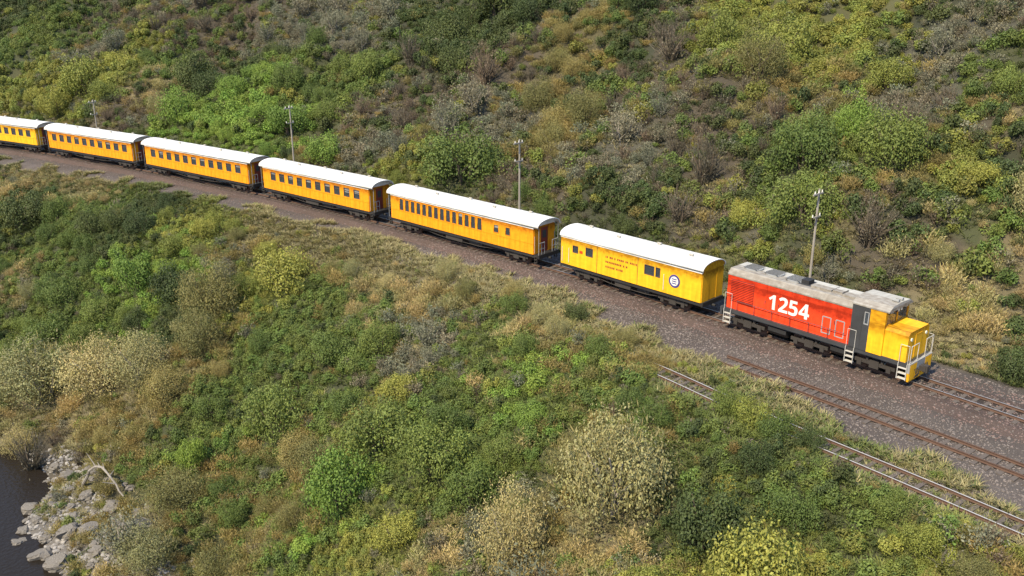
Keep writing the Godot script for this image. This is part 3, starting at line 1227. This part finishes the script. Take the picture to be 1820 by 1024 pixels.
	# headstocks, pilot, couplers, steps
	for e in [-1, 1]:
		s = mb()
		span(s, Vector3(e * (h - 0.32), 0.72, -1.33), Vector3(e * (h - 0.16), 1.26, 1.33))
		var hs := part("headstock", done(s), M.grey if e > 0 else M.slate, t)
		s = mb()
		span(s, Vector3(e * (h - 0.16), 0.62, -0.2), Vector3(e * (h + 0.22), 0.9, 0.2))
		span(s, Vector3(e * (h + 0.05), 0.56, -0.13), Vector3(e * (h + 0.3), 0.96, 0.16))
		part("coupler", done(s), M.gear, hs)
		for k in [-1, 1]:
			s = mb()
			for j in 3:
				var a := Vector3(e * (h - 0.14), 0.86, k * (0.42 + 0.16 * j))
				tube(s, a, a + Vector3(e * 0.12, -0.3, 0), 0.025, 5)
				tube(s, a + Vector3(e * 0.12, -0.3, 0), a + Vector3(e * 0.05, -0.5, k * 0.05), 0.025, 5)
			part("air_hose", done(s), M.black, hs)
	s = mb()
	run(s, PackedVector2Array([Vector2(-1.25, 0.2), Vector2(1.25, 0.2), Vector2(1.33, 0.72), Vector2(-1.33, 0.72)]), h - 0.3, h - 0.18)
	part("pilot", done(s), M.loco_yellow, t)
	for k in [-1, 1]:
		s = mb()
		span(s, Vector3(h - 0.17, 0.3, k * 0.5), Vector3(h - 0.155, 1.2, k * 1.28))
		part("pilot_panel", done(s), M.loco_yellow, t)
	for k in [-1, 1]:
		for e in [[h - 0.55, 1.0], [cx0 - 0.1 + 0.25, 1.0], [-h + 0.75, 1.0]]:
			s = mb()
			for j in 3:
				span(s, Vector3(e[0] - 0.24, 0.34 + 0.3 * j, k * 1.18), Vector3(e[0] + 0.24, 0.375 + 0.3 * j, k * 1.42))
			var stp := part("step", done(s), M.rail_white, t)
			s = mb()
			for q in [-0.25, 0.25]:
				span(s, Vector3(e[0] + q - 0.015, 0.3, k * 1.36), Vector3(e[0] + q + 0.015, 1.24, k * 1.42))
			part("step_side", done(s), M.rail_white, stp)
			s = mb()
			for q in [-0.25, 0.25]:
				tube(s, Vector3(e[0] + q, 1.2, k * 1.36), Vector3(e[0] + q, 2.3, k * 1.36), 0.016, 6)
			tube(s, Vector3(e[0] - 0.25, 2.3, k * 1.36), Vector3(e[0] + 0.25, 2.3, k * 1.36), 0.016, 6)
			part("handrail", done(s), M.rail_white, stp)
		s = mb()
		var x := hx0 + 0.9
		tube(s, Vector3(x, 1.88, k * 1.27), Vector3(2.3, 1.88, k * 1.27), 0.018, 6)
		while x < 2.4:
			tube(s, Vector3(x, 1.25, k * 1.27), Vector3(x, 1.88, k * 1.27), 0.018, 6)
			x += 1.25
		part("walkway_rail", done(s), M.slate, t)
		s = mb()
		tube(s, Vector3(h - 0.22, 1.25, k * 1.28), Vector3(h - 0.22, 2.3, k * 1.28), 0.02, 6)
		tube(s, Vector3(h - 0.22, 2.3, k * 1.28), Vector3(h - 0.22, 2.3, k * 0.45), 0.02, 6)
		tube(s, Vector3(h - 0.22, 1.25, k * 0.45), Vector3(h - 0.22, 2.3, k * 0.45), 0.02, 6)
		part("front_railing", done(s), M.rail_white, t)
	# running gear: three two-axle bogies and the tank between
	var wm := wheel_mesh(0.42)
	for x in [-4.3, 0.0, 4.1]:
		bogie(t, x, 0.42, 1.75, 1.0, wm)
	for x in [-2.15, 2.05]:
		s = mb()
		run(s, PackedVector2Array([Vector2(-0.9, 0.35), Vector2(0.9, 0.35), Vector2(1.15, 0.6), Vector2(1.15, 0.86), Vector2(-1.15, 0.86), Vector2(-1.15, 0.6)]), x - 0.62, x + 0.62)
		part("fuel_tank", done(s), M.black, t)


# ------------------------------------------------------------------ plants
# a crown of leaf-sized faces of about unit radius standing on the ground: lobes, gaps, lighter and darker leaves
func leaf_crown(seed_: int, leaves: int, size: float, lobes: int, tall: float) -> ArrayMesh:
	var r := RandomNumberGenerator.new()
	r.seed = seed_
	var lob: Array[Vector4] = []
	var tone := []
	for i in lobes:
		var a := r.randf() * TAU
		var d := sqrt(r.randf()) * 0.72
		var y := r.randf_range(0.25, 0.95 - 0.5 * d) * tall
		lob.append(Vector4(cos(a) * d, y, sin(a) * d, r.randf_range(0.24, 0.42)))
		tone.append(r.randf_range(0.72, 1.0))
	var pos := PackedVector3Array()
	var col := PackedColorArray()
	for i in leaves:
		var k := r.randi() % lobes
		var l := lob[k]
		var d := Vector3(r.randfn(), r.randfn() + 0.35, r.randfn()).normalized()
		var rad := l.w * (1.0 - 0.45 * pow(r.randf(), 2.0)) * r.randf_range(0.85, 1.2)
		var p := Vector3(l.x, l.y, l.z) + d * Vector3(rad, rad * 0.85, rad).length() * 0.62
		p.y = maxf(p.y, 0.02)
		var nrm := (d + Vector3(r.randfn(), r.randfn() + 0.4, r.randfn()) * 0.55).normalized()
		var u := nrm.cross(Vector3(r.randfn(), r.randfn(), r.randfn())).normalized() * size * r.randf_range(0.7, 1.35)
		var w := nrm.cross(u) * 0.55
		pos.append_array([p - u, p + w, p + u, p - u, p + u, p - w])
		var v: float = tone[k] * r.randf_range(0.62, 1.0)
		var c := Color(v * r.randf_range(0.9, 1.0), v, v * r.randf_range(0.75, 1.0))
		for q in 6:
			col.append(c)
	return soup(pos, col)


# upright feathery growth: sprays of fine shoots that rise and spread from the root
func feather_crown(seed_: int, shoots: int, length: float, tall: float, thin: float) -> ArrayMesh:
	var r := RandomNumberGenerator.new()
	r.seed = seed_
	var pos := PackedVector3Array()
	var col := PackedColorArray()
	var heads := []
	for i in 14:
		var a := r.randf() * TAU
		var d := sqrt(r.randf()) * 0.75
		heads.append(Vector3(cos(a) * d, tall * r.randf_range(0.45, 1.0) * (1.0 - 0.35 * d * d), sin(a) * d))
	for i in shoots:
		var hd: Vector3 = heads[r.randi() % heads.size()]
		var u := pow(r.randf(), 0.6)
		var p := Vector3(hd.x * (0.3 + 0.7 * u), hd.y * u, hd.z * (0.3 + 0.7 * u)) + Vector3(r.randfn(), r.randfn() * 0.6, r.randfn()) * (0.08 + 0.13 * u)
		p.y = maxf(p.y, 0.0)
		var d := (Vector3(hd.x, tall * 0.9, hd.z) + Vector3(r.randfn(), r.randfn() * 0.5, r.randfn()) * 0.6).normalized()
		var w := d.cross(Vector3(r.randfn(), r.randfn(), r.randfn())).normalized() * thin * r.randf_range(0.7, 1.3)
		var t := p + d * length * r.randf_range(0.6, 1.3)
		var m := p.lerp(t, 0.45)
		pos.append_array([p, m + w, t, p, t, m - w])
		var v := r.randf_range(0.6, 1.0)
		var c := Color(v, v * r.randf_range(0.92, 1.0), v * r.randf_range(0.7, 1.0))
		for q in 6:
			col.append(c)
	return soup(pos, col)


# bare branching twigs with a few leaves left on them
func twig_crown(seed_: int, stems: int, tall: float, leaves: int, size: float) -> ArrayMesh:
	var r := RandomNumberGenerator.new()
	r.seed = seed_
	var pos := PackedVector3Array()
	var col := PackedColorArray()
	var tips := []
	for i in stems:
		var a := r.randf() * TAU
		var p := Vector3(cos(a), 0, sin(a)) * 0.15 * r.randf()
		var d := Vector3(cos(a) * r.randf_range(0.2, 0.9), 1.0, sin(a) * r.randf_range(0.2, 0.9)).normalized()
		var th := 0.022
		for k in 4:
			var q := p + d * tall * r.randf_range(0.2, 0.34)
			var w := d.cross(Vector3(r.randfn(), r.randfn(), r.randfn())).normalized()
			var w2 := d.cross(w)
			for e in [w, w2]:
				pos.append_array([p - e * th, p + e * th, q + e * th * 0.6, p - e * th, q + e * th * 0.6, q - e * th * 0.6])
				var v := r.randf_range(0.6, 0.95)
				for z in 6:
					col.append(Color(v, v * 0.96, v * 0.92))
			for j in 3:
				var f := p.lerp(q, r.randf())
				var g := f + (d + Vector3(r.randfn(), r.randfn() * 0.6, r.randfn()) * 0.8).normalized() * tall * r.randf_range(0.12, 0.25)
				var e := (g - f).cross(Vector3(r.randfn(), r.randfn(), r.randfn())).normalized() * th * 0.5
				pos.append_array([f - e, f + e, g])
				var v := r.randf_range(0.6, 1.0)
				for z in 3:
					col.append(Color(v, v * 0.96, v * 0.92))
				tips.append(g)
			p = q
			d = (d + Vector3(r.randfn(), r.randfn() * 0.3, r.randfn()) * 0.3).normalized()
			th *= 0.72
	for i in leaves:
		var p: Vector3 = tips[r.randi() % tips.size()] + Vector3(r.randfn(), r.randfn(), r.randfn()) * 0.09
		p.y = maxf(p.y, 0.02)
		var n := Vector3(r.randfn(), r.randfn() + 0.5, r.randfn()).normalized()
		var u := n.cross(Vector3(r.randfn(), r.randfn(), r.randfn())).normalized() * size * r.randf_range(0.6, 1.3)
		var w := n.cross(u) * 0.5
		pos.append_array([p - u, p + w, p + u, p - u, p + u, p - w])
		var v := r.randf_range(0.6, 1.0)
		for q in 6:
			col.append(Color(v, v, v * 0.9))
	return soup(pos, col)


func grass_tuft(seed_: int, blades: int) -> ArrayMesh:
	var r := RandomNumberGenerator.new()
	r.seed = seed_
	var pos := PackedVector3Array()
	var col := PackedColorArray()
	for i in blades:
		var a := r.randf() * TAU
		var p := Vector3(cos(a), 0, sin(a)) * 0.35 * sqrt(r.randf())
		var lean := Vector3(cos(a) * r.randf_range(0.1, 0.75), r.randf_range(0.5, 1.0), sin(a) * r.randf_range(0.1, 0.75))
		var w := Vector3(-sin(a), 0, cos(a)) * 0.055
		var m := p + lean * 0.55
		var t := p + lean + Vector3(cos(a), -0.25, sin(a)) * 0.25
		pos.append_array([p - w, p + w, m + w * 0.8, p - w, m + w * 0.8, m - w * 0.8, m - w * 0.8, m + w * 0.8, t])
		var v := r.randf_range(0.6, 1.0)
		for q in 9:
			col.append(Color(v, v, v * r.randf_range(0.8, 1.0)))
	return soup(pos, col)


# a soft rounded willow: fine narrow leaves in many overlapping lobes
func soft_crown(seed_: int) -> ArrayMesh:
	var m := leaf_crown(seed_, 9500, 0.0195, 32, 1.0)
	var f := feather_crown(seed_ + 7, 1600, 0.11, 0.9, 0.008)
	var a := m.surface_get_arrays(0)
	var b := f.surface_get_arrays(0)
	var pos: PackedVector3Array = a[Mesh.ARRAY_VERTEX]
	pos.append_array(b[Mesh.ARRAY_VERTEX])
	var col: PackedColorArray = a[Mesh.ARRAY_COLOR]
	col.append_array(b[Mesh.ARRAY_COLOR])
	return soup(pos, col)


func soup(pos: PackedVector3Array, col: PackedColorArray) -> ArrayMesh:
	var arr := []
	arr.resize(Mesh.ARRAY_MAX)
	arr[Mesh.ARRAY_VERTEX] = pos
	arr[Mesh.ARRAY_COLOR] = col
	var nor := PackedVector3Array()
	nor.resize(pos.size())
	for i in range(0, pos.size(), 3):
		var n := (pos[i + 2] - pos[i]).cross(pos[i + 1] - pos[i]).normalized()
		nor[i] = n; nor[i + 1] = n; nor[i + 2] = n
	arr[Mesh.ARRAY_NORMAL] = nor
	var m := ArrayMesh.new()
	m.add_surface_from_arrays(Mesh.PRIMITIVE_TRIANGLES, arr)
	return m


func stem_mesh(seed_: int, n: int, tall: float, thick: float) -> ArrayMesh:
	var r := RandomNumberGenerator.new()
	r.seed = seed_
	var s := mb()
	for i in n:
		var a := TAU * i / n + r.randf()
		var p := Vector3(cos(a), 0, sin(a)) * 0.06 + Vector3(0, -0.12, 0)
		var q := Vector3(cos(a) * r.randf_range(0.12, 0.3), tall * r.randf_range(0.4, 0.6), sin(a) * r.randf_range(0.12, 0.3))
		var e := q + Vector3(cos(a + 0.6) * 0.25, tall * r.randf_range(0.2, 0.4), sin(a + 0.6) * 0.25)
		tube(s, p, q, thick, 6, thick * 0.6)
		tube(s, q, e, thick * 0.6, 5, thick * 0.2)
		var b := p.lerp(q, 0.7)
		tube(s, b, b + Vector3(cos(a - 1.0) * 0.35, tall * 0.25, sin(a - 1.0) * 0.35), thick * 0.45, 5, thick * 0.15)
	return done(s)


# base colours of the eight kinds (linear)
const TINT := [Color(0.084, 0.112, 0.030), Color(0.155, 0.205, 0.042), Color(0.215, 0.310, 0.050), Color(0.285, 0.295, 0.058), Color(0.275, 0.240, 0.085), Color(0.40, 0.355, 0.165), Color(0.180, 0.152, 0.108), Color(0.205, 0.205, 0.142)]
const KIND_NAME := ["dark_green_scrub", "green_scrub", "bright_green_scrub", "yellow_green_scrub", "ochre_broom", "dry_grass_clumps", "bare_brown_brush", "grey_green_brush"]
const BUSH_NAME := ["dark_bush", "green_bush", "bright_green_bush", "yellow_green_bush", "ochre_bush", "pale_bush", "bare_bush", "grey_bush"]
const BUSH_LOOK := ["dark green leafy bush", "mid green leafy bush", "bright green leafy bush", "yellow green leafy bush", "ochre feathery bush", "straw coloured feathery bush", "bare brown twiggy bush", "grey green thin-leaved bush"]
var crowns := []
var stems_m: Mesh
var alike := {}
var tints := []


func tint(kind: int, k: int) -> StandardMaterial3D:
	return tints[kind][k % 3]


func place_of(s: float, o: float) -> String:
	var along := ""
	if s < 0.0:
		along = "ahead of the locomotive"
	elif s < 13.0:
		along = "by the red locomotive"
	elif s < 27.0:
		along = "by the yellow van"
	elif s < 46.0:
		along = "by the open-windowed carriage"
	elif s < 64.0:
		along = "by the third carriage"
	elif s < 84.0:
		along = "by the fourth carriage"
	else:
		along = "by the rear carriages"
	if o < -22.0:
		return "high on the hillside " + along
	if o < -11.0:
		return "halfway up the hillside " + along
	if o < 0.0:
		return "low on the hillside " + along
	var t := o - edge(s)
	if t < 4.0:
		return "at the ballast edge " + along
	if t < 13.0:
		return "on the upper bank " + along
	return "on the lower bank " + along


func bush(kind: int, s: float, o: float, r: float, h: float, variant := 0, label := "", called := "", group := "", category := "bush") -> void:
	blocked.append(Vector3(s, o, r * 0.8))
	var y := ground_y(s, o)
	var lab := label
	var grp := group
	if not lab:
		var size := "large" if r > 1.75 else ("small" if r < 1.2 else "middling")
		lab = "%s %s %s" % [size, BUSH_LOOK[kind], place_of(s, o)]
		grp = lab.replace(" bush ", " bushes ")
	var t := thing(called if called else BUSH_NAME[kind], lab, category, Transform3D(Basis(Vector3.UP, rng.randf() * TAU).scaled(Vector3(r, h, r)), at(s, o, y - 0.08 * h)), grp)
	var set_: Array = crowns[kind]
	if not label:
		if not alike.has(lab):
			alike[lab] = []
		alike[lab].append(t)
	part("crown", set_[variant % set_.size()], tint(kind, rng.randi()), t)
	part("stem", stems_m, M.pale_bark if kind in [5, 7] else M.bark, t)


func build_plants() -> void:
	for k in 8:
		var row := []
		for j in 3:
			var m: StandardMaterial3D = M.leaf.duplicate()
			var c: Color = TINT[k]
			var v: float = [1.0, 1.18, 0.86][j]
			m.albedo_color = Color(c.r * v * [1.0, 1.1, 0.95][j], c.g * v, c.b * v).linear_to_srgb()
			row.append(m)
		tints.append(row)
	stems_m = stem_mesh(5, 5, 0.8, 0.05)
	# unit crowns of each kind, three shapes
	for k in 8:
		var row := []
		for j in 3:
			var sd := 100 * k + j
			if k <= 3:
				row.append(leaf_crown(sd, 6800, 0.029, 22 + 5 * j, 1.0))
			elif k <= 5:
				row.append(soft_crown(sd))
			elif k == 6:
				row.append(twig_crown(sd, 46, 1.0, 260, 0.035))
			else:
				row.append(twig_crown(sd, 36, 0.95, 1500, 0.04))
		crowns.append(row)

	# the bushes and trees that stand out one by one
	bush(5, 6.0, 18.0, 3.1, 5.6, 0, "tall pale straw coloured willow tree standing alone below the siding rails", "straw_willow", "", "tree")
	bush(5, 9.0, 22.3, 2.0, 4.4, 1, "pale straw willow lower down the bank than the tall one below the siding", "straw_willow", "", "tree")
	bush(5, 63.5, 25.5, 4.1, 5.2, 0, "broad straw coloured willow at the left edge above the river shade", "straw_willow", "", "tree")
	bush(5, 57.0, 23.6, 3.6, 4.8, 2, "rounded straw coloured willow between the left edge one and the ochre bush", "straw_willow", "", "tree")
	bush(5, 51.8, 22.6, 2.7, 3.8, 1, "smallest straw coloured willow, right of the rounded one", "straw_willow", "", "tree")
	bush(4, 48.0, 19.0, 2.3, 3.4, 1, "deep ochre bush right of the straw coloured willows")
	bush(4, 46.5, 23.5, 2.2, 3.2, 0, "rust ochre bush at the foot of the straw coloured willows")
	bush(2, 38.3, 25.8, 1.1, 3.0, 1, "narrow lime green sapling on the lower bank")
	bush(2, 22.5, 24.0, 2.3, 3.8, 2, "brightest green tree near the bottom edge left of the tall straw willow", "bright_green_tree", "", "tree")
	bush(7, 53.5, 13.4, 1.3, 2.6, 0, "bleached leafless bush in the green scrub of the upper bank")
	bush(2, 66.0, 15.0, 2.4, 3.6, 0, "bright green rounded tree on the upper bank below the fourth carriage", "bright_green_tree", "", "tree")
	bush(1, 16.0, -14.5, 2.6, 4.2, 1, "big green tree on the hillside above the locomotive's tail", "green_tree", "", "tree")
	bush(2, 14.5, -19.0, 1.8, 3.4, 2, "fresh green tree above the big green one behind the locomotive", "bright_green_tree", "", "tree")
	bush(2, 65.0, -7.8, 2.4, 3.2, 0, "bright green thicket just behind the fourth carriage's roof")
	bush(3, 27.0, -30.5, 3.2, 4.6, 1, "yellow green tree at the top edge right of centre", "yellow_green_tree", "", "tree")
	bush(3, 32.5, -30.0, 2.6, 4.0, 0, "yellow green tree left of its twin at the top edge", "yellow_green_tree", "", "tree")
	bush(0, -3.6, -5.2, 1.6, 1.9, 0, "dark low bush beside the track right of the locomotive's nose")
	bush(7, 36.0, 32.0, 2.3, 2.6, 1, "pale grey leafless thicket beside the river boulders")
	bush(5, 33.5, 31.5, 2.0, 2.8, 2, "straw coloured bush at the bottom edge right of the boulders")
	bush(4, 36.5, 28.0, 2.3, 2.6, 2, "ochre bush above the river boulders")
	bush(1, 4.6, 10.9, 1.0, 1.6, 0, "green bush at the left end of the gap in the overgrown siding", "green_bush")
	bush(3, 2.9, 11.0, 1.05, 1.7, 1, "yellow green bush standing over the overgrown siding rails", "yellow_green_bush")
	bush(1, 1.2, 11.2, 1.1, 1.5, 2, "broad green bush leaning over the overgrown siding's rails", "green_bush")
	bush(0, -0.5, 11.0, 0.9, 1.3, 0, "dark bush at the right end of the gap in the overgrown siding", "dark_bush")
	# the other bushes that show large, where their kind grows
	var n := 0
	for i in 6000:
		if n >= 275:
			break
		var up := rng.randf() < 0.48
		var s := rng.randf_range(-12.0, 120.0)
		var o := 0.0
		if up:
			o = -rng.randf_range(6.5, 34.0)
		else:
			s = rng.randf_range(-12.0, 92.0)
			o = green_edge(s) + 1.5 + rng.randf() * 26.0
		var kind := kind_at(s + rng.randfn() * 1.2, o + rng.randfn() * 1.2)
		if kind == 5 and rng.randf() < 0.7:
			continue
		var r: float = (1.1 + 2.2 * pow(rng.randf(), 1.5)) * (0.85 if kind > 3 else 1.0)
		if not up and (o - edge(s) < 2.5 or o < 9.0):
			r = minf(r, 1.0)
		if up and o > -8.0:
			r = minf(r, 1.1)
		elif up and kind < 4:
			r *= 1.25
		var ok := true
		for b in blocked:
			if Vector2(b.x - s, b.y - o).length() < (b.z + r) * 0.82:
				ok = false
				break
		if not ok or (not up and s > -14.0 and s < 14.0 and o < 12.6 and not (s > -1.5 and s < 4.5 and o > 10.9)):
			continue
		bush(kind, s, o, r, r * rng.randf_range(1.15, 1.7), rng.randi() % 3)
		n += 1
	# bushes that would share a label are told apart by their order across the picture
	var order := ["leftmost", "second from left,", "third from left,", "fourth from left,", "fifth from left,", "sixth from left,"]
	for lab in alike:
		var row: Array = alike[lab]
		if row.size() < 2 or row.size() > 6:
			continue
		row.sort_custom(func(a, b): return a.position.x / -a.position.z < b.position.x / -b.position.z)
		for i in row.size():
			row[i].set_meta("label", (order[i] if i < row.size() - 1 else "rightmost") + " " + lab)
	scatter_scrub()
	scatter_grass()


func scatter_scrub() -> void:
	var small := []
	for k in 8:
		if k <= 3:
			small.append(leaf_crown(900 + k, 1000, 0.07, 10, 0.85))
		elif k <= 5:
			small.append(feather_crown(900 + k, 900, 0.19, 0.85, 0.018))
		elif k == 6:
			small.append(twig_crown(900 + k, 30, 0.9, 120, 0.055))
		else:
			small.append(twig_crown(900 + k, 22, 0.85, 420, 0.065))
	var where := []
	var cols := []
	for k in 8:
		var e: Array[Transform3D] = []
		where.append(e)
		cols.append(PackedColorArray())
	var hash_ := {}
	for b in blocked:
		var key := Vector2i(int(floor(b.x / 6.0)), int(floor(b.y / 6.0)))
		for dx in [-1, 0, 1]:
			for dy in [-1, 0, 1]:
				var kk: Vector2i = key + Vector2i(dx, dy)
				if not hash_.has(kk):
					hash_[kk] = []
				hash_[kk].append(b)
	for i in 52000:
		var s := 0.0
		var o := 0.0
		if i < 34000:
			s = rng.randf_range(-45.0, 185.0)
			o = -(4.8 + 50.0 * rng.randf())
			if i > 29000:
				s = rng.randf_range(-30.0, 150.0)
				o = -rng.randf_range(52.0, 120.0)
		else:
			s = rng.randf_range(-26.0, 112.0)
			o = green_edge(s) + 0.4 + 30.0 * rng.randf()
		var t := o - green_edge(s)
		if o > 0.0 and o < 12.4 and s < 9.5 and (absf(o - near_o(s)) < 1.2 and (s > 4.5 or s < -1.5)):
			continue
		var hit := false
		for b in hash_.get(Vector2i(int(floor(s / 6.0)), int(floor(o / 6.0))), []):
			if Vector2(b.x - s, b.y - o).length() < b.z * 0.85:
				hit = true
				break
		if hit:
			continue
		var kind := kind_at(s + rng.randfn() * 1.6, o + rng.randfn() * 1.6)
		if rng.randf() < 0.14:
			kind = [0, 1, 4, 6, 7, 3, 1, 0][rng.randi() % 8]
		if kind == 6 and rng.randf() < 0.45:
			kind = [7, 4, 0, 1][rng.randi() % 4]
		var p := at(s, o, 0)
		var den := 0.95 + n_kind.get_noise_2d(p.x * 2.5, p.z * 2.5)
		if kind == 5:
			den *= 0.5
		if o > 0.0 and s > 17.0 and s < 62.0 and t < 4.5 and rng.randf() < 0.8:
			continue
		if rng.randf() > den:
			continue
		var r := 0.35 + 0.75 * pow(rng.randf(), 1.5)
		if o > 0.0 and kind < 4:
			r *= 0.8
		if o < -8.0:
			r *= 1.25
		if o < -50.0:
			r *= 1.8
		if o > 0.0 and (t < 2.5 or (s < 10.0 and o < 12.0)):
			r *= 0.5
		elif o < 0.0 and o > -7.0:
			r *= 0.6
		var y := ground_y(s, o)
		if o > 0.0 and (y < -14.5 or (o > 28.5 and s > 36.0 and s < 56.0 and rng.randf() < 0.7)):
			continue
		var hgt := r * rng.randf_range(0.8, 1.4)
		where[kind].append(Transform3D(Basis(Vector3.UP, rng.randf() * TAU).scaled(Vector3(r, hgt, r * rng.randf_range(0.8, 1.2))), at(s, o, y - 0.08 * hgt)))
		var c: Color = TINT[kind]
		var v := rng.randf_range(0.75, 1.25)
		var warm := rng.randf_range(0.9, 1.18)
		cols[kind].append(Color(c.r * v * warm, c.g * v, c.b * v))
	var looks := ["dense dark green scrub covering the hillside and banks between the bushes", "mid green leafy scrub filling the slopes above and below the train", "patches of bright green undergrowth on the slopes", "yellow green undergrowth in patches over the slopes", "low ochre broom scattered over the slopes", "clumps of dry straw coloured grass over the slopes", "low bare brown brush over the hillside behind the train", "low grey green brush over the slopes"]
	for k in 8:
		scatter(KIND_NAME[k], small[k], M.leaf, where[k], cols[k], looks[k], "scrub" if k != 5 else "grass")


func scatter_grass() -> void:
	var where: Array[Transform3D] = []
	var cols := PackedColorArray()
	var w2: Array[Transform3D] = []
	var c2 := PackedColorArray()
	for i in 120000:
		var s := 0.0
		var o := 0.0
		if i % 5 < 2:
			s = rng.randf_range(-30.0, 130.0)
			o = -(4.2 + 34.0 * pow(rng.randf(), 1.3))
		else:
			s = rng.randf_range(-22.0, 108.0)
			o = green_edge(s) - 1.6 + 31.0 * pow(rng.randf(), 1.2)
		var t := o - green_edge(s)
		if o > 0.0 and t < 0.3:
			var p := at(s, o, 0)
			if n_kind.get_noise_2d(p.x * 3.0, p.z * 3.0) + 0.25 * t < -0.12 or o < 2.8:
				continue
		var y := ground_y(s, o)
		if o > 0.0 and (y < -14.3 or (o > 28.5 and s > 36.0 and s < 56.0 and rng.randf() < 0.65)):
			continue
		var kind := kind_at(s + rng.randfn(), o + rng.randfn())
		var h := rng.randf_range(0.2, 0.45)
		if o > 0.0 and absf(o - near_o(s)) < 0.9 and s < 12.0:
			if rng.randf() < 0.3:
				continue
			h *= 0.62
		var tr := Transform3D(Basis(Vector3.UP, rng.randf() * TAU).scaled(Vector3(h * 1.25, h, h * 1.25)), at(s, o, y - 0.02))
		var v := rng.randf_range(0.75, 1.3)
		if kind >= 4 and rng.randf() < 0.8:
			w2.append(tr)
			c2.append(Color(0.285 * v, 0.245 * v, 0.12 * v))
		else:
			where.append(tr)
			var g: Color = Color(0.125, 0.145, 0.045).lerp(TINT[kind], 0.4)
			cols.append(Color(g.r * v, g.g * v, g.b * v))
	scatter("green_grass", grass_tuft(3, 15), M.leaf, where, cols, "green grass tufts growing between the bushes on the banks", "grass")
	scatter("dry_grass", grass_tuft(4, 13), M.leaf, w2, c2, "dry straw coloured grass tufts on the banks and shelf edge", "grass")
